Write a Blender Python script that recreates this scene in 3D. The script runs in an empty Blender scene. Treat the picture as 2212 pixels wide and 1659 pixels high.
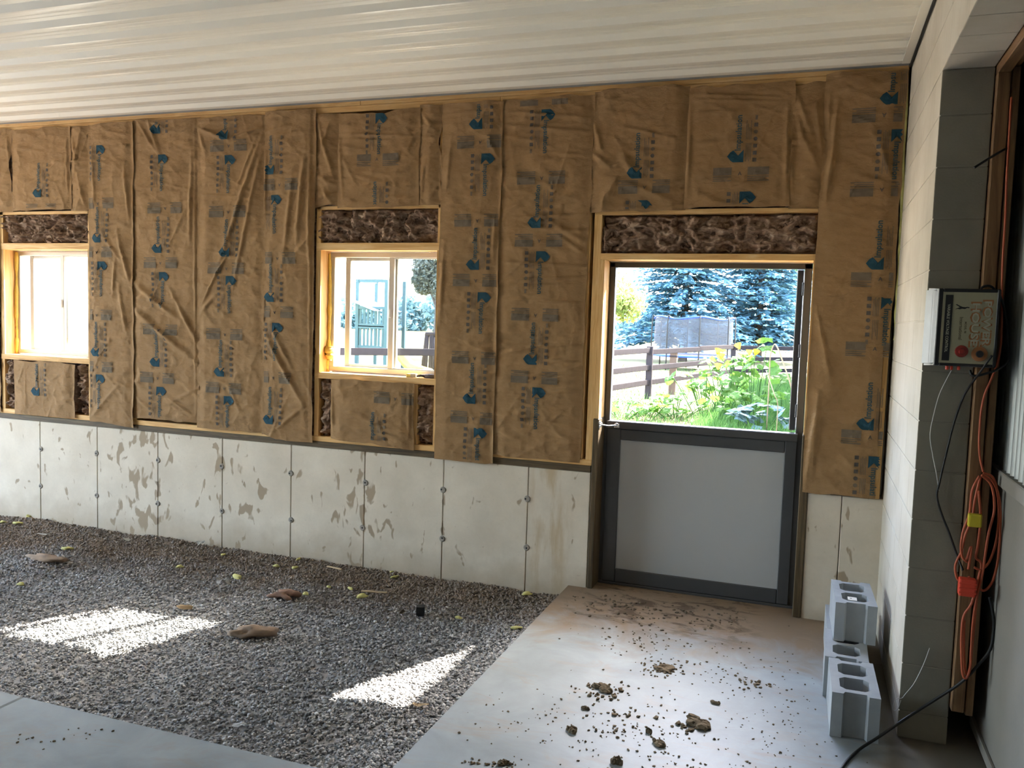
import bpy, bmesh, math, random
import numpy as np
from mathutils import Vector, Matrix

# ------------------------------------------------------------------ camera
SC = bpy.context.scene
COL = SC.collection
IMG_W, IMG_H = 2212.0, 1659.0
FOC = 1817.5
CAM = np.array([0.4183, -5.1354, 1.6921])
PITCH, ROLL, YAW = -0.0760, 0.0316, 0.3420
fwd = np.array([-math.sin(YAW) * math.cos(PITCH), math.cos(YAW) * math.cos(PITCH), math.sin(PITCH)])
rgt0 = np.array([math.cos(YAW), math.sin(YAW), 0.0])
up0 = np.cross(rgt0, fwd)
rgt = math.cos(ROLL) * rgt0 + math.sin(ROLL) * up0
upv = -math.sin(ROLL) * rgt0 + math.cos(ROLL) * up0
cam_data = bpy.data.cameras.new('camera')
cam = bpy.data.objects.new('camera', cam_data)
COL.objects.link(cam)
cam.matrix_world = Matrix(((rgt[0], upv[0], -fwd[0], CAM[0]), (rgt[1], upv[1], -fwd[1], CAM[1]),
                           (rgt[2], upv[2], -fwd[2], CAM[2]), (0, 0, 0, 1)))
cam_data.sensor_fit = 'HORIZONTAL'
cam_data.sensor_width = 36.0
cam_data.lens = 36.0 * FOC / IMG_W
cam_data.clip_start = 0.05
cam_data.clip_end = 600
SC.camera = cam

# ------------------------------------------------------------------ light
SUN_TRAVEL = Vector((-0.43, -1.0, -1.05)).normalized()
SUN_STRENGTH = 32.0
SKY_STRENGTH = 2.2
SC.view_settings.view_transform = 'Standard'
SC.view_settings.look = 'None'
SC.view_settings.gamma = 1.0
SC.view_settings.use_curve_mapping = False
SC.view_settings.exposure = 1.15

world = bpy.data.worlds.new('world')
SC.world = world
world.use_nodes = True
wn = world.node_tree
wn.nodes.clear()
sky = wn.nodes.new('ShaderNodeTexSky')
sky.sky_type = 'NISHITA'
sky.sun_disc = False
sky.sun_elevation = math.asin(-SUN_TRAVEL.z)
sky.sun_rotation = math.atan2(-SUN_TRAVEL.x, -SUN_TRAVEL.y)
sky.air_density = 1.0
sky.dust_density = 2.5
sky.ozone_density = 1.0
sky.altitude = 200
bg = wn.nodes.new('ShaderNodeBackground')
bg.inputs['Strength'].default_value = SKY_STRENGTH
wo = wn.nodes.new('ShaderNodeOutputWorld')
hsv = wn.nodes.new('ShaderNodeHueSaturation')      # hazy summer sky: paler than the clear-air model
hsv.inputs['Saturation'].default_value = 0.88
wn.links.new(sky.outputs[0], hsv.inputs['Color'])
wn.links.new(hsv.outputs[0], bg.inputs[0])
wn.links.new(bg.outputs[0], wo.inputs[0])

sun_data = bpy.data.lights.new('sun', 'SUN')
sun_data.energy = SUN_STRENGTH
sun_data.angle = math.radians(0.53)
sun_data.color = (1.0, 0.94, 0.84)
sun = bpy.data.objects.new('sun', sun_data)
sun.rotation_euler = SUN_TRAVEL.to_track_quat('-Z', 'Y').to_euler()
sun.location = (4, 10, 12)
COL.objects.link(sun)

cy = SC.cycles
cy.max_bounces = 7
cy.diffuse_bounces = 5
cy.glossy_bounces = 3
cy.transmission_bounces = 6
cy.transparent_max_bounces = 24
cy.sample_clamp_indirect = 30.0
cy.caustics_reflective = False
cy.caustics_refractive = False
cy.use_denoising = True
cy.use_adaptive_sampling = True
cy.adaptive_threshold = 0.11
cy.adaptive_min_samples = 20


def portal(name, loc, rot, sx, sy):
    d = bpy.data.lights.new(name, 'AREA')
    d.shape = 'RECTANGLE'
    d.size, d.size_y = sx, sy
    d.cycles.is_portal = True
    o = bpy.data.objects.new(name, d)
    o.location, o.rotation_euler = loc, rot
    COL.objects.link(o)


ROOM_L, ROOM_B, CEIL = -9.6, -8.0, 3.14
# daylight enters through the dutch door, the row of windows and an unseen opening far to the left, sized for the light
portal('portal_dutch_door', (-0.2, 0.17, 1.58), (math.radians(-90), 0, 0), 1.15, 1.0)
portal('portal_side_opening', (ROOM_L - 0.06, -2.9, 1.48), (math.radians(90), 0, math.radians(-90)), 4.8, 2.94)
WINS = [(-8.875, -7.979), (-5.868, -4.972), (-2.861, -1.966)]
for a_, b_ in WINS:
    portal('portal_window', ((a_ + b_) / 2, 0.215, 1.71), (math.radians(-90), 0, 0), 0.9, 0.86)

# ------------------------------------------------------------------ helpers
R = random.Random(7)


def ray(u, v):
    return rgt * ((u - IMG_W / 2) / FOC) + upv * (-(v - IMG_H / 2) / FOC) + fwd


def W(u, v, y=0.0):          # point of the vertical plane at depth y
    d = ray(u, v)
    return Vector(CAM + d * ((y - CAM[1]) / d[1]))


def F(u, v, z=0.0):          # point of the horizontal plane at height z
    d = ray(u, v)
    return Vector(CAM + d * ((z - CAM[2]) / d[2]))


def hsh(ix, iy, s):
    n = (ix * 374761393 + iy * 668265263 + s * 1442695041) & 0xffffffff
    n = ((n ^ (n >> 13)) * 1274126177) & 0xffffffff
    return ((n ^ (n >> 16)) & 0xffff) / 65535.0


def vn(x, y, s=0):
    x = np.asarray(x, float)
    y = np.asarray(y, float)
    ix = np.floor(x).astype(np.int64)
    iy = np.floor(y).astype(np.int64)
    fx, fy = x - ix, y - iy
    fx = fx * fx * (3 - 2 * fx)
    fy = fy * fy * (3 - 2 * fy)
    a = hsh(ix, iy, s) * (1 - fx) + hsh(ix + 1, iy, s) * fx
    b = hsh(ix, iy + 1, s) * (1 - fx) + hsh(ix + 1, iy + 1, s) * fx
    return a * (1 - fy) + b * fy


def fbm(x, y, s=0, o=4):
    t, a, n = 0, 1.0, 0
    for k in range(o):
        t = t + a * vn(np.asarray(x) * 2 ** k, np.asarray(y) * 2 ** k, s + 17 * k)
        n += a
        a *= 0.5
    return t / n


def wpos(o):
    p = Vector((0, 0, 0))
    while o is not None:
        p += o.location
        o = o.parent
    return p


def tag(o, label=None, cat=None, group=None, kind=None):
    if label:
        o['label'] = label
    if cat:
        o['category'] = cat
    if group:
        o['group'] = group
    if kind:
        o['kind'] = kind
    return o


def thing(name, label, cat, loc=(0, 0, 0), group=None, kind=None, rz=0.0):
    o = bpy.data.objects.new(name, None)
    o.empty_display_size = 0.1
    o.location = loc
    o.rotation_euler = (0, 0, rz)
    COL.objects.link(o)
    return tag(o, label, cat, group, kind)


def put(name, me, mats, parent=None, loc=(0, 0, 0), rot=(0, 0, 0), local=False, smooth=None):
    """link a mesh as ONE object; loc is a world place unless local"""
    if not isinstance(mats, (list, tuple)):
        mats = [mats]
    if len(me.materials) == 0:
        for m in mats:
            me.materials.append(m)
    if smooth is not None:
        me.polygons.foreach_set('use_smooth', np.full(len(me.polygons), smooth))
    o = bpy.data.objects.new(name, me)
    COL.objects.link(o)
    loc = Vector(loc)
    if parent is not None:
        o.parent = parent
        if not local:
            loc = loc - wpos(parent)
    o.location = loc
    o.rotation_euler = rot
    return o


def mesh_np(name, v, f, mi=None):
    """fast mesh: v (n,3), f (m,k)"""
    v = np.asarray(v, np.float32)
    f = np.asarray(f, np.int32)
    me = bpy.data.meshes.new(name)
    me.vertices.add(len(v))
    me.vertices.foreach_set('co', v.ravel())
    k = f.shape[1]
    me.loops.add(f.size)
    me.loops.foreach_set('vertex_index', f.ravel())
    me.polygons.add(len(f))
    me.polygons.foreach_set('loop_start', np.arange(0, f.size, k, dtype=np.int32))
    if mi is not None:
        me.polygons.foreach_set('material_index', np.asarray(mi, np.int32))
    me.update(calc_edges=True)
    me.validate()
    return me


def bm_mesh(name, bm):
    me = bpy.data.meshes.new(name)
    bm.normal_update()
    bm.to_mesh(me)
    bm.free()
    return me


def box_mesh(name, sx, sy, sz, bev=0.0, seg=1):
    bm = bmesh.new()
    bmesh.ops.create_cube(bm, size=1.0)
    for v in bm.verts:
        v.co = Vector((v.co.x * sx, v.co.y * sy, v.co.z * sz))
    if bev > 0:
        bmesh.ops.bevel(bm, geom=bm.edges[:], offset=min(bev, 0.45 * min(sx, sy, sz)), segments=seg, affect='EDGES', profile=0.6)
    return bm_mesh(name, bm)


def box(name, x0, x1, y0, y1, z0, z1, mat, parent=None, bev=0.002, seg=1):
    me = box_mesh(name, abs(x1 - x0), abs(y1 - y0), abs(z1 - z0), bev, seg)
    return put(name, me, mat, parent, ((x0 + x1) / 2, (y0 + y1) / 2, (z0 + z1) / 2))


def tube_arrays(pts, r, n=8, caps=True):
    pts = [Vector(p) for p in pts]
    rs = r if isinstance(r, (list, tuple)) else [r] * len(pts)
    vs, fs = [], []
    prev = None
    for i, p in enumerate(pts):
        t = (pts[min(i + 1, len(pts) - 1)] - pts[max(i - 1, 0)]).normalized()
        if prev is None:
            a = Vector((0, 0, 1)) if abs(t.z) < 0.9 else Vector((1, 0, 0))
            u = t.cross(a).normalized()
        else:
            u = (prev - t * prev.dot(t)).normalized()
        prev = u
        w = t.cross(u)
        for k in range(n):
            a = 2 * math.pi * k / n
            vs.append(tuple(p + (u * math.cos(a) + w * math.sin(a)) * rs[i]))
    for i in range(len(pts) - 1):
        for k in range(n):
            fs.append((i * n + k, i * n + (k + 1) % n, (i + 1) * n + (k + 1) % n, (i + 1) * n + k))
    if caps:
        fs.append(tuple(reversed(range(n))))
        fs.append(tuple(range((len(pts) - 1) * n, len(pts) * n)))
    return vs, fs


def smooth_path(pts, per=8):
    pts = [Vector(p) for p in pts]
    out = []
    for i in range(len(pts) - 1):
        p0, p1, p2, p3 = pts[max(i - 1, 0)], pts[i], pts[i + 1], pts[min(i + 2, len(pts) - 1)]
        for k in range(per):
            t = k / per
            out.append(0.5 * ((2 * p1) + (p2 - p0) * t + (2 * p0 - 5 * p1 + 4 * p2 - p3) * t * t + (3 * p1 - p0 - 3 * p2 + p3) * t ** 3))
    out.append(pts[-1])
    return out


def tube(name, pts, r, mat, parent=None, n=8, smooth=8):
    path = smooth_path(pts, smooth) if smooth else pts
    if isinstance(r, (list, tuple)) and smooth:
        r = [r[0] + (r[-1] - r[0]) * i / (len(path) - 1) for i in range(len(path))]
    base = wpos(parent) if parent is not None else Vector((0, 0, 0))
    org = Vector(pts[0]) if parent is None else base
    vs, fs = tube_arrays([Vector(p) - org for p in path], r, n)
    me = bpy.data.meshes.new(name)
    me.from_pydata(vs, [], fs)
    o = put(name, me, mat, parent, org, smooth=True)
    return o


_txt = {}


def text_arrays(s, bold=False):
    """outline of a line of lettering, unit height, from the built-in font: (verts (n,2), polys)"""
    if s in _txt:
        return _txt[s]
    cu = bpy.data.curves.new('lettering', 'FONT')
    cu.body = s
    cu.size = 1.0
    cu.resolution_u = 2
    if bold:
        cu.offset = 0.022
    o = bpy.data.objects.new('lettering', cu)
    COL.objects.link(o)
    dg = bpy.context.evaluated_depsgraph_get()
    me = bpy.data.meshes.new_from_object(o.evaluated_get(dg))
    v = np.array([(q.co.x, q.co.y) for q in me.vertices]).reshape(-1, 2)
    f = [tuple(p.vertices) for p in me.polygons]
    bpy.data.objects.remove(o)
    bpy.data.curves.remove(cu)
    bpy.data.meshes.remove(me)
    _txt[s] = (v, f)
    return v, f


# ------------------------------------------------------------------ materials
class NB:
    def __init__(s, name):
        s.m = bpy.data.materials.new(name)
        s.m.use_nodes = True
        s.t = s.m.node_tree
        s.t.nodes.clear()
        s.out = s.t.nodes.new('ShaderNodeOutputMaterial')

    def n(s, t, p=None, **kw):
        nd = s.t.nodes.new('ShaderNode' + t)
        for k, v in (p or {}).items():
            setattr(nd, k, v)
        for k, v in kw.items():
            key = int(k[1:]) if k[0] == 'i' and k[1:].isdigit() else k.replace('_', ' ')
            sock = nd.inputs[key]
            if isinstance(v, bpy.types.NodeSocket):
                s.t.links.new(v, sock)
            else:
                if isinstance(v, tuple) and len(v) == 3 and sock.type == 'RGBA':
                    v = (*v, 1.0)
                sock.default_value = v
        return nd

    def pos(s):
        return s.n('NewGeometry').outputs['Position']

    def obj(s):
        return s.n('TexCoord').outputs['Object']

    def mapn(s, vec, scale=(1, 1, 1), loc=(0, 0, 0), rot=(0, 0, 0)):
        return s.n('Mapping', Vector=vec, Scale=scale, Location=loc, Rotation=rot).outputs[0]

    def noise(s, vec, scale=5.0, detail=4.0, rough=0.55, dist=0.0):
        return s.n('TexNoise', Vector=vec, Scale=scale, Detail=detail, Roughness=rough, Distortion=dist).outputs[0]

    def ramp(s, fac, stops, interp='LINEAR'):
        r = s.n('ValToRGB', Fac=fac)
        cr = r.color_ramp
        cr.interpolation = interp
        while len(cr.elements) < len(stops):
            cr.elements.new(0.5)
        for e, (p, c) in zip(cr.elements, stops):
            e.position = p
            e.color = (*c, 1.0) if len(c) == 3 else c
        return r.outputs[0]

    def mix(s, fac, a, b, mode='MIX'):
        nd = s.n('MixRGB', {'blend_type': mode}, Fac=fac, Color1=a, Color2=b)
        return nd.outputs[0]

    def math(s, op, a, b=0.0, c=None):
        kw = {'i0': a, 'i1': b}
        if c is not None:
            kw['i2'] = c
        return s.n('Math', {'operation': op}, **kw).outputs[0]

    def xyz(s, vec):
        return s.n('SeparateXYZ', Vector=vec).outputs

    def bump(s, h, strength=0.3, dist=0.01, normal=None):
        kw = dict(Height=h, Strength=strength, Distance=dist)
        if normal is not None:
            kw['Normal'] = normal
        return s.n('Bump', **kw).outputs[0]

    def done(s, color, rough=0.6, metal=0.0, spec=0.4, normal=None, **kw):
        d = dict(Base_Color=color, Roughness=rough, Metallic=metal, Specular_IOR_Level=spec, **kw)
        if normal is not None:
            d['Normal'] = normal
        b = s.n('BsdfPrincipled', **d)
        s.t.links.new(b.outputs[0], s.out.inputs[0])
        return s.m


def srgb(r, g, b):
    f = lambda c: (c / 255 / 12.92) if c / 255 <= 0.04045 else ((c / 255 + 0.055) / 1.055) ** 2.4
    return (f(r), f(g), f(b))


def plain(name, col, rough=0.6, metal=0.0, spec=0.4, var=0.15, scale=12.0, bump=0.0, bscale=60.0):
    b = NB(name)
    p = b.obj()
    nz = b.noise(p, scale, 4)
    c = b.mix(nz, tuple(x * (1 - var) for x in col), tuple(min(1, x * (1 + var)) for x in col))
    nr = b.bump(b.noise(p, bscale, 3), bump, 0.005) if bump else None
    return b.done(c, rough, metal, spec, nr)


def wood_mat(name, axis, c0, c1, c2, rough=0.65, knots=True):
    b = NB(name)
    p = b.pos()
    sc = [14.0, 14.0, 14.0]
    sc[axis] = 0.9
    grain = b.noise(b.mapn(p, tuple(sc)), 3.0, 6, 0.6, 1.2)
    fine = b.noise(b.mapn(p, tuple(x * 7 if i != axis else 3 for i, x in enumerate(sc))), 3.0, 3)
    col = b.ramp(grain, [(0.3, c0), (0.52, c1), (0.72, c2)])
    col = b.mix(b.math('MULTIPLY', fine, 0.35), col, c0)
    if knots:
        vo = b.n('TexVoronoi', Vector=b.mapn(p, tuple(9.0 if i != axis else 3.2 for i in range(3))), Scale=1.0).outputs['Distance']
        k = b.ramp(vo, [(0.05, (1, 1, 1)), (0.11, (0, 0, 0))])
        col = b.mix(k, col, tuple(x * 0.35 for x in c0))
    return b.done(col, rough, 0, 0.3, b.bump(grain, 0.15, 0.004))


PINE = (srgb(196, 146, 84), srgb(222, 180, 118), srgb(236, 204, 150))
WOOD = [wood_mat('pine_%s' % 'xyz'[i], i, *PINE) for i in range(3)]
TRT = (srgb(62, 50, 34), srgb(92, 76, 52), srgb(112, 96, 70))
TREATED = [wood_mat('treated_wood_%s' % 'xyz'[i], i, *TRT, knots=False) for i in range(3)]
OLDW = [wood_mat('old_frame_wood_%s' % 'xyz'[i], i, srgb(92, 66, 44), srgb(122, 92, 62), srgb(142, 112, 78)) for i in range(3)]


def mk_kraft():
    b = NB('kraft_paper')
    p = b.pos()
    big = b.noise(p, 2.2, 3)
    mid = b.noise(p, 11.0, 5, 0.6)
    fib = b.noise(b.mapn(p, (40, 40, 260)), 3.0, 3)
    c = b.ramp(mid, [(0.3, (0.236, 0.136, 0.058)), (0.55, (0.290, 0.173, 0.078)), (0.75, (0.335, 0.206, 0.100))])
    c = b.mix(b.math('MULTIPLY', big, 0.55), c, (0.27, 0.150, 0.062))
    c = b.mix(b.math('MULTIPLY', fib, 0.22), c, (0.40, 0.275, 0.15))
    crk = b.noise(b.mapn(p, (9, 9, 16)), 3.0, 5, 0.65, 0.6)
    h = b.math('ADD', b.math('MULTIPLY', crk, 1.0), b.math('MULTIPLY', fib, 0.06))
    return b.done(c, 0.75, 0, 0.12, b.bump(h, 0.42, 0.012))


KRAFT = mk_kraft()
INK_BLUE = plain('kraft_ink_blue', (0.021, 0.062, 0.086), 0.8, 0, 0.1, var=0.25, scale=40)
INK_TEAL = plain('kraft_ink_word', (0.055, 0.092, 0.10), 0.8, 0, 0.1, var=0.25, scale=60)
INK_GREY = plain('kraft_ink_grey', (0.155, 0.12, 0.082), 0.8, 0, 0.1, var=0.2, scale=40)
INK_DARK = plain('kraft_ink_dark', (0.10, 0.085, 0.07), 0.8, 0, 0.1, var=0.2, scale=40)


def mk_fibre():
    b = NB('brown_fibreglass')
    p = b.pos()
    a = b.noise(b.mapn(p, (1, 1, 2.2)), 14.0, 7, 0.7, 1.0)
    f = b.noise(b.mapn(p, (60, 60, 180)), 3.0, 4, 0.7, 1.5)
    c = b.ramp(a, [(0.32, (0.13, 0.075, 0.048)), (0.5, (0.38, 0.245, 0.165)), (0.66, (0.70, 0.53, 0.39))])  # crevice shade and highlights put into the fibre tones
    c = b.mix(b.math('MULTIPLY', f, 0.45), c, (0.15, 0.09, 0.06))
    return b.done(c, 0.95, 0, 0.05, b.bump(b.math('ADD', a, b.math('MULTIPLY', f, 0.3)), 0.6, 0.015))


FIBRE = mk_fibre()


def mk_foundation():
    b = NB('poured_concrete')
    p = b.pos()
    s = b.xyz(p)
    base = b.ramp(b.noise(p, 3.0, 6, 0.6), [(0.3, (0.585, 0.515, 0.41)), (0.7, (0.72, 0.65, 0.535))])
    fine = b.noise(p, 45.0, 4, 0.7)
    c = b.mix(b.math('MULTIPLY', fine, 0.28), base, (0.42, 0.375, 0.31))
    # splashed drip stains, thicker round three places along the wall
    msk = None
    for x0, wdt, a in ((-4.45, 0.45, 1.0), (-3.55, 0.5, 0.62), (-2.5, 0.34, 0.85), (-5.2, 0.4, 0.3), (-1.9, 0.3, 0.3), (0.68, 0.16, 0.7)):
        g = b.math('SUBTRACT', s[0], x0)
        g = b.math('DIVIDE', g, wdt)
        g = b.math('MULTIPLY', g, g)
        g = b.math('MULTIPLY', b.math('SUBTRACT', 1.0, b.math('MINIMUM', g, 1.0)), a)
        msk = g if msk is None else b.math('MAXIMUM', msk, g)
    st = b.noise(b.mapn(p, (1.0, 1, 0.52)), 13.0, 2.5, 0.5, 0.5)
    th = b.math('SUBTRACT', 0.675, b.math('MULTIPLY', msk, 0.150))
    k = b.math('MULTIPLY', b.math('SUBTRACT', st, th), 22.0)
    k = b.n('Clamp', Value=k).outputs[0]
    c = b.mix(b.math('MULTIPLY', k, 0.8), c, (0.29, 0.212, 0.132))
    # rusty water run near the door
    g = b.math('DIVIDE', b.math('SUBTRACT', s[0], -1.12), 0.17)
    g = b.math('SUBTRACT', 1.0, b.math('MINIMUM', b.math('MULTIPLY', g, g), 1.0))
    rn = b.ramp(b.noise(b.mapn(p, (5, 1, 1.1)), 2.2, 4), [(0.45, (0, 0, 0)), (0.62, (1, 1, 1))])
    c = b.mix(b.math('MULTIPLY', b.math('MULTIPLY', g, rn), 0.6), c, (0.40, 0.27, 0.12))
    # soil splash line along the gravel
    lo = b.math('ADD', s[2], b.math('MULTIPLY', b.noise(p, 6.0, 4), 0.22))
    lo = b.ramp(lo, [(0.03, (1, 1, 1)), (0.26, (0, 0, 0))])
    c = b.mix(b.math('MULTIPLY', lo, 0.55), c, (0.33, 0.255, 0.165))
    pit = b.n('TexVoronoi', Vector=p, Scale=26.0).outputs['Distance']
    pt = b.ramp(pit, [(0.03, (1, 1, 1)), (0.09, (0, 0, 0))])
    c = b.mix(b.math('MULTIPLY', pt, 0.3), c, (0.20, 0.18, 0.15))
    return b.done(c, 0.85, 0, 0.25, b.bump(b.math('ADD', b.noise(p, 20, 5), b.math('MULTIPLY', fine, 0.3)), 0.25, 0.006))


CONCRETE = mk_foundation()


def mk_slab():
    b = NB('floor_concrete')
    p = b.pos()
    s = b.xyz(p)
    n1 = b.noise(p, 2.6, 6, 0.62, 0.5)
    c = b.ramp(n1, [(0.3, (0.19, 0.22, 0.235)), (0.5, (0.25, 0.29, 0.31)), (0.72, (0.32, 0.365, 0.385))])
    n2 = b.noise(p, 30.0, 4, 0.7)
    c = b.mix(b.math('MULTIPLY', n2, 0.25), c, (0.27, 0.26, 0.235))
    # tracked-in soil: thick inside the door, in smears further in, and in the dusty corner by the block pier
    dm = b.math('ADD', s[1], b.math('MULTIPLY', b.math('SUBTRACT', b.noise(p, 3.0, 6, 0.65, 0.8), 0.5), 1.1))
    dm = b.ramp(b.math('ADD', b.math('MULTIPLY', dm, 0.55), 0.55), [(0.03, (0, 0, 0)), (0.32, (1, 1, 1))])
    c = b.mix(b.math('MULTIPLY', dm, 0.85), c, (0.235, 0.15, 0.075))
    mk = b.ramp(b.noise(b.mapn(p, (1.0, 2.0, 1), (3.1, 1.7, 0)), 4.5, 6, 0.7, 0.8), [(0.50, (0, 0, 0)), (0.58, (1, 1, 1))])
    near = b.ramp(b.math('ADD', b.math('MULTIPLY', s[1], 1.0), 1.0), [(0.28, (0, 0, 0)), (0.6, (1, 1, 1))])
    mx_ = b.math('SUBTRACT', 1.0, b.math('MINIMUM', b.math('ABSOLUTE', b.math('DIVIDE', b.math('SUBTRACT', s[0], -0.35), 0.62)), 1.0))
    near = b.math('MULTIPLY', near, b.math('MINIMUM', b.math('MULTIPLY', mx_, 3.0), 1.0))
    c = b.mix(b.math('MULTIPLY', b.math('MULTIPLY', mk, near), 0.85), c, (0.085, 0.055, 0.03))
    sm = b.ramp(b.noise(b.mapn(p, (1.0, 2.2, 1)), 3.2, 6, 0.68, 1.0), [(0.52, (0, 0, 0)), (0.72, (1, 1, 1))])
    c = b.mix(b.math('MULTIPLY', sm, 0.5), c, (0.29, 0.215, 0.14))
    cx = b.math('ADD', s[0], b.math('MULTIPLY', b.math('SUBTRACT', b.noise(p, 5.0, 5), 0.5), 0.25))
    cr = b.ramp(cx, [(0.68, (0, 0, 0)), (0.80, (1, 1, 1))])
    c = b.mix(b.math('MULTIPLY', cr, 0.85), c, (0.12, 0.095, 0.06))
    rg = b.math('ADD', 0.34, b.math('MULTIPLY', n1, 0.3))
    rg = b.math('ADD', rg, b.math('MULTIPLY', dm, 0.45))
    return b.done(c, rg, 0, 0.36, b.bump(b.math('ADD', n2, b.math('MULTIPLY', n1, 2.0)), 0.1, 0.004))


SLAB = mk_slab()


def mk_cmu(name, c0, c1):
    b = NB(name)
    p = b.pos()
    n1 = b.noise(p, 4.0, 5)
    n2 = b.noise(p, 130.0, 3, 0.7)
    c = b.ramp(n1, [(0.3, c0), (0.7, c1)])
    st = b.ramp(b.noise(b.mapn(p, (1, 1, 0.35)), 7.0, 5, 0.65), [(0.58, (0, 0, 0)), (0.75, (1, 1, 1))])
    c = b.mix(b.math('MULTIPLY', st, 0.3), c, tuple(x * 0.6 for x in c0))
    return b.done(c, 0.8, 0, 0.25, b.bump(b.math('ADD', n2, n1), 0.3, 0.003))


SHADED_MORTAR = mk_cmu('shaded_mortar', (0.17, 0.155, 0.12), (0.22, 0.20, 0.16))  # joints of the pier end face, darkened with the same shade
CMU_PAINT = mk_cmu('painted_block', (0.43, 0.385, 0.31), (0.51, 0.47, 0.395))
MORTAR = mk_cmu('painted_mortar', (0.50, 0.46, 0.38), (0.58, 0.54, 0.46))
CMU_GREY = mk_cmu('grey_block', (0.27, 0.29, 0.30), (0.38, 0.40, 0.41))
VINYL = plain('white_vinyl', (0.56, 0.52, 0.45), 0.4, var=0.03)
BRONZE = plain('dark_door_metal', (0.068, 0.070, 0.073), 0.42, 0.2, 0.5, var=0.1)
PANEL = plain('grey_door_panel', (0.41, 0.42, 0.42), 0.38, 0.0, 0.5, var=0.04, scale=3)
ZINC = plain('zinc_plated', (0.62, 0.63, 0.65), 0.3, 0.9, 0.5, var=0.05)
CEILING = plain('white_painted_steel', (0.87, 0.83, 0.72), 0.32, 0.0, 0.5, var=0.02, scale=2)
TRIMM = plain('galvanised_trim', (0.34, 0.36, 0.37), 0.45, 0.2, 0.5, var=0.06)
FOAM = plain('yellow_foam', (0.72, 0.52, 0.12), 0.7, 0, 0.3, var=0.25, scale=30, bump=0.6, bscale=50)
FOAMG = plain('pale_green_foam', (0.55, 0.52, 0.20), 0.7, 0, 0.3, var=0.25, scale=30, bump=0.6, bscale=50)
BLACK = plain('black_rubber', (0.012, 0.012, 0.012), 0.5, 0, 0.4)
ORANGE = plain('orange_cord', (0.40, 0.085, 0.035), 0.5, 0, 0.4)
ORANGE_PLUG = plain('orange_red_plug', (0.62, 0.06, 0.03), 0.5)
YELLOW = plain('yellow_plug', (0.55, 0.45, 0.03), 0.5)
CORRUG = plain('galvanised_sheet', (0.30, 0.32, 0.31), 0.5, 0.35, 0.5, var=0.18, scale=9)
BOARDP = plain('painted_board', (0.19, 0.175, 0.15), 0.7, var=0.14, scale=5, bump=0.1)
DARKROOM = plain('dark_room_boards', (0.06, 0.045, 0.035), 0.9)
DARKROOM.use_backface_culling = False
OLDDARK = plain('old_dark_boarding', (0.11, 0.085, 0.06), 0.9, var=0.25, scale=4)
INT_WALL = plain('interior_liner', (0.58, 0.55, 0.48), 0.6, var=0.06, scale=3)
EXT = plain('exterior_siding', (0.62, 0.60, 0.56), 0.6, var=0.05)
WHITEW = plain('white_wire', (0.62, 0.62, 0.60), 0.5)
CASE = plain('aluminium_case', (0.25, 0.26, 0.27), 0.55, 0.2, 0.5, var=0.12, scale=25)
FACE = plain('cream_faceplate', (0.33, 0.31, 0.21), 0.5, var=0.08)
F_BLACK = plain('faceplate_black', (0.010, 0.010, 0.012), 0.45)
F_ORANGE = plain('faceplate_orange', (0.34, 0.14, 0.055), 0.5)
F_CREAM = plain('faceplate_lettering', (0.40, 0.39, 0.30), 0.5)
F_INK = plain('faceplate_ink', (0.10, 0.085, 0.05), 0.5)
LENS_RED = plain('red_lens', (0.24, 0.02, 0.015), 0.25, var=0.1)
MUD = plain('dried_mud', (0.15, 0.115, 0.075), 0.95, 0, 0.1, var=0.4, scale=30, bump=0.7, bscale=70)
SCRAP = plain('brown_scrap', (0.30, 0.215, 0.15), 0.9, var=0.3, scale=20, bump=0.4)
CHIP = plain('wood_scrap', (0.52, 0.40, 0.25), 0.8, var=0.2)
PAPERW = plain('white_card', (0.70, 0.68, 0.62), 0.7, var=0.05)


def mk_glass(name='window_glass', tint=(0.94, 0.96, 0.95)):
    b = NB(name)
    tr = b.n('BsdfTransparent', Color=(*tint, 1))
    gl = b.n('BsdfGlossy', Color=(1, 1, 1, 1), Roughness=0.02)
    mx = b.n('MixShader', i0=0.045, i1=tr.outputs[0], i2=gl.outputs[0])
    b.t.links.new(mx.outputs[0], b.out.inputs[0])
    return b.m


GLASS = mk_glass()


def mk_net(name, col, cover):
    b = NB(name)
    tr = b.n('BsdfTransparent')
    df = b.n('BsdfDiffuse', Color=(*col, 1))
    mx = b.n('MixShader', i0=cover, i1=tr.outputs[0], i2=df.outputs[0])
    b.t.links.new(mx.outputs[0], b.out.inputs[0])
    return b.m


SCREEN = mk_net('insect_screen', (0.10, 0.10, 0.10), 0.3)
NET = mk_net('trampoline_mesh', (0.085, 0.09, 0.10), 0.60)


def mk_gravel():
    b = NB('gravel_stone')
    p = b.pos()
    s = b.xyz(p)
    rnd = b.n('NewGeometry').outputs['Random Per Island']
    c = b.ramp(rnd, [(0.0, (0.14, 0.134, 0.13)), (0.3, (0.25, 0.242, 0.24)), (0.6, (0.34, 0.333, 0.332)), (0.85, (0.44, 0.43, 0.42)), (1.0, (0.64, 0.62, 0.60))])
    # brown fines and chaff trodden in towards the wall
    d = b.math('ADD', s[1], b.math('MULTIPLY', b.math('SUBTRACT', b.noise(p, 1.6, 5, 0.6), 0.5), 1.4))
    d = b.math('ADD', d, b.math('MULTIPLY', s[0], -0.06))
    d = b.ramp(b.math('ADD', b.math('MULTIPLY', d, 0.5), 0.5), [(0.12, (0, 0, 0)), (0.42, (1, 1, 1))])
    c = b.mix(b.math('MULTIPLY', d, 0.75), c, (0.20, 0.137, 0.085))
    return b.done(c, 0.8, 0, 0.3, b.bump(b.noise(p, 150, 2), 0.3, 0.003))


GRAVEL = mk_gravel()


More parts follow.
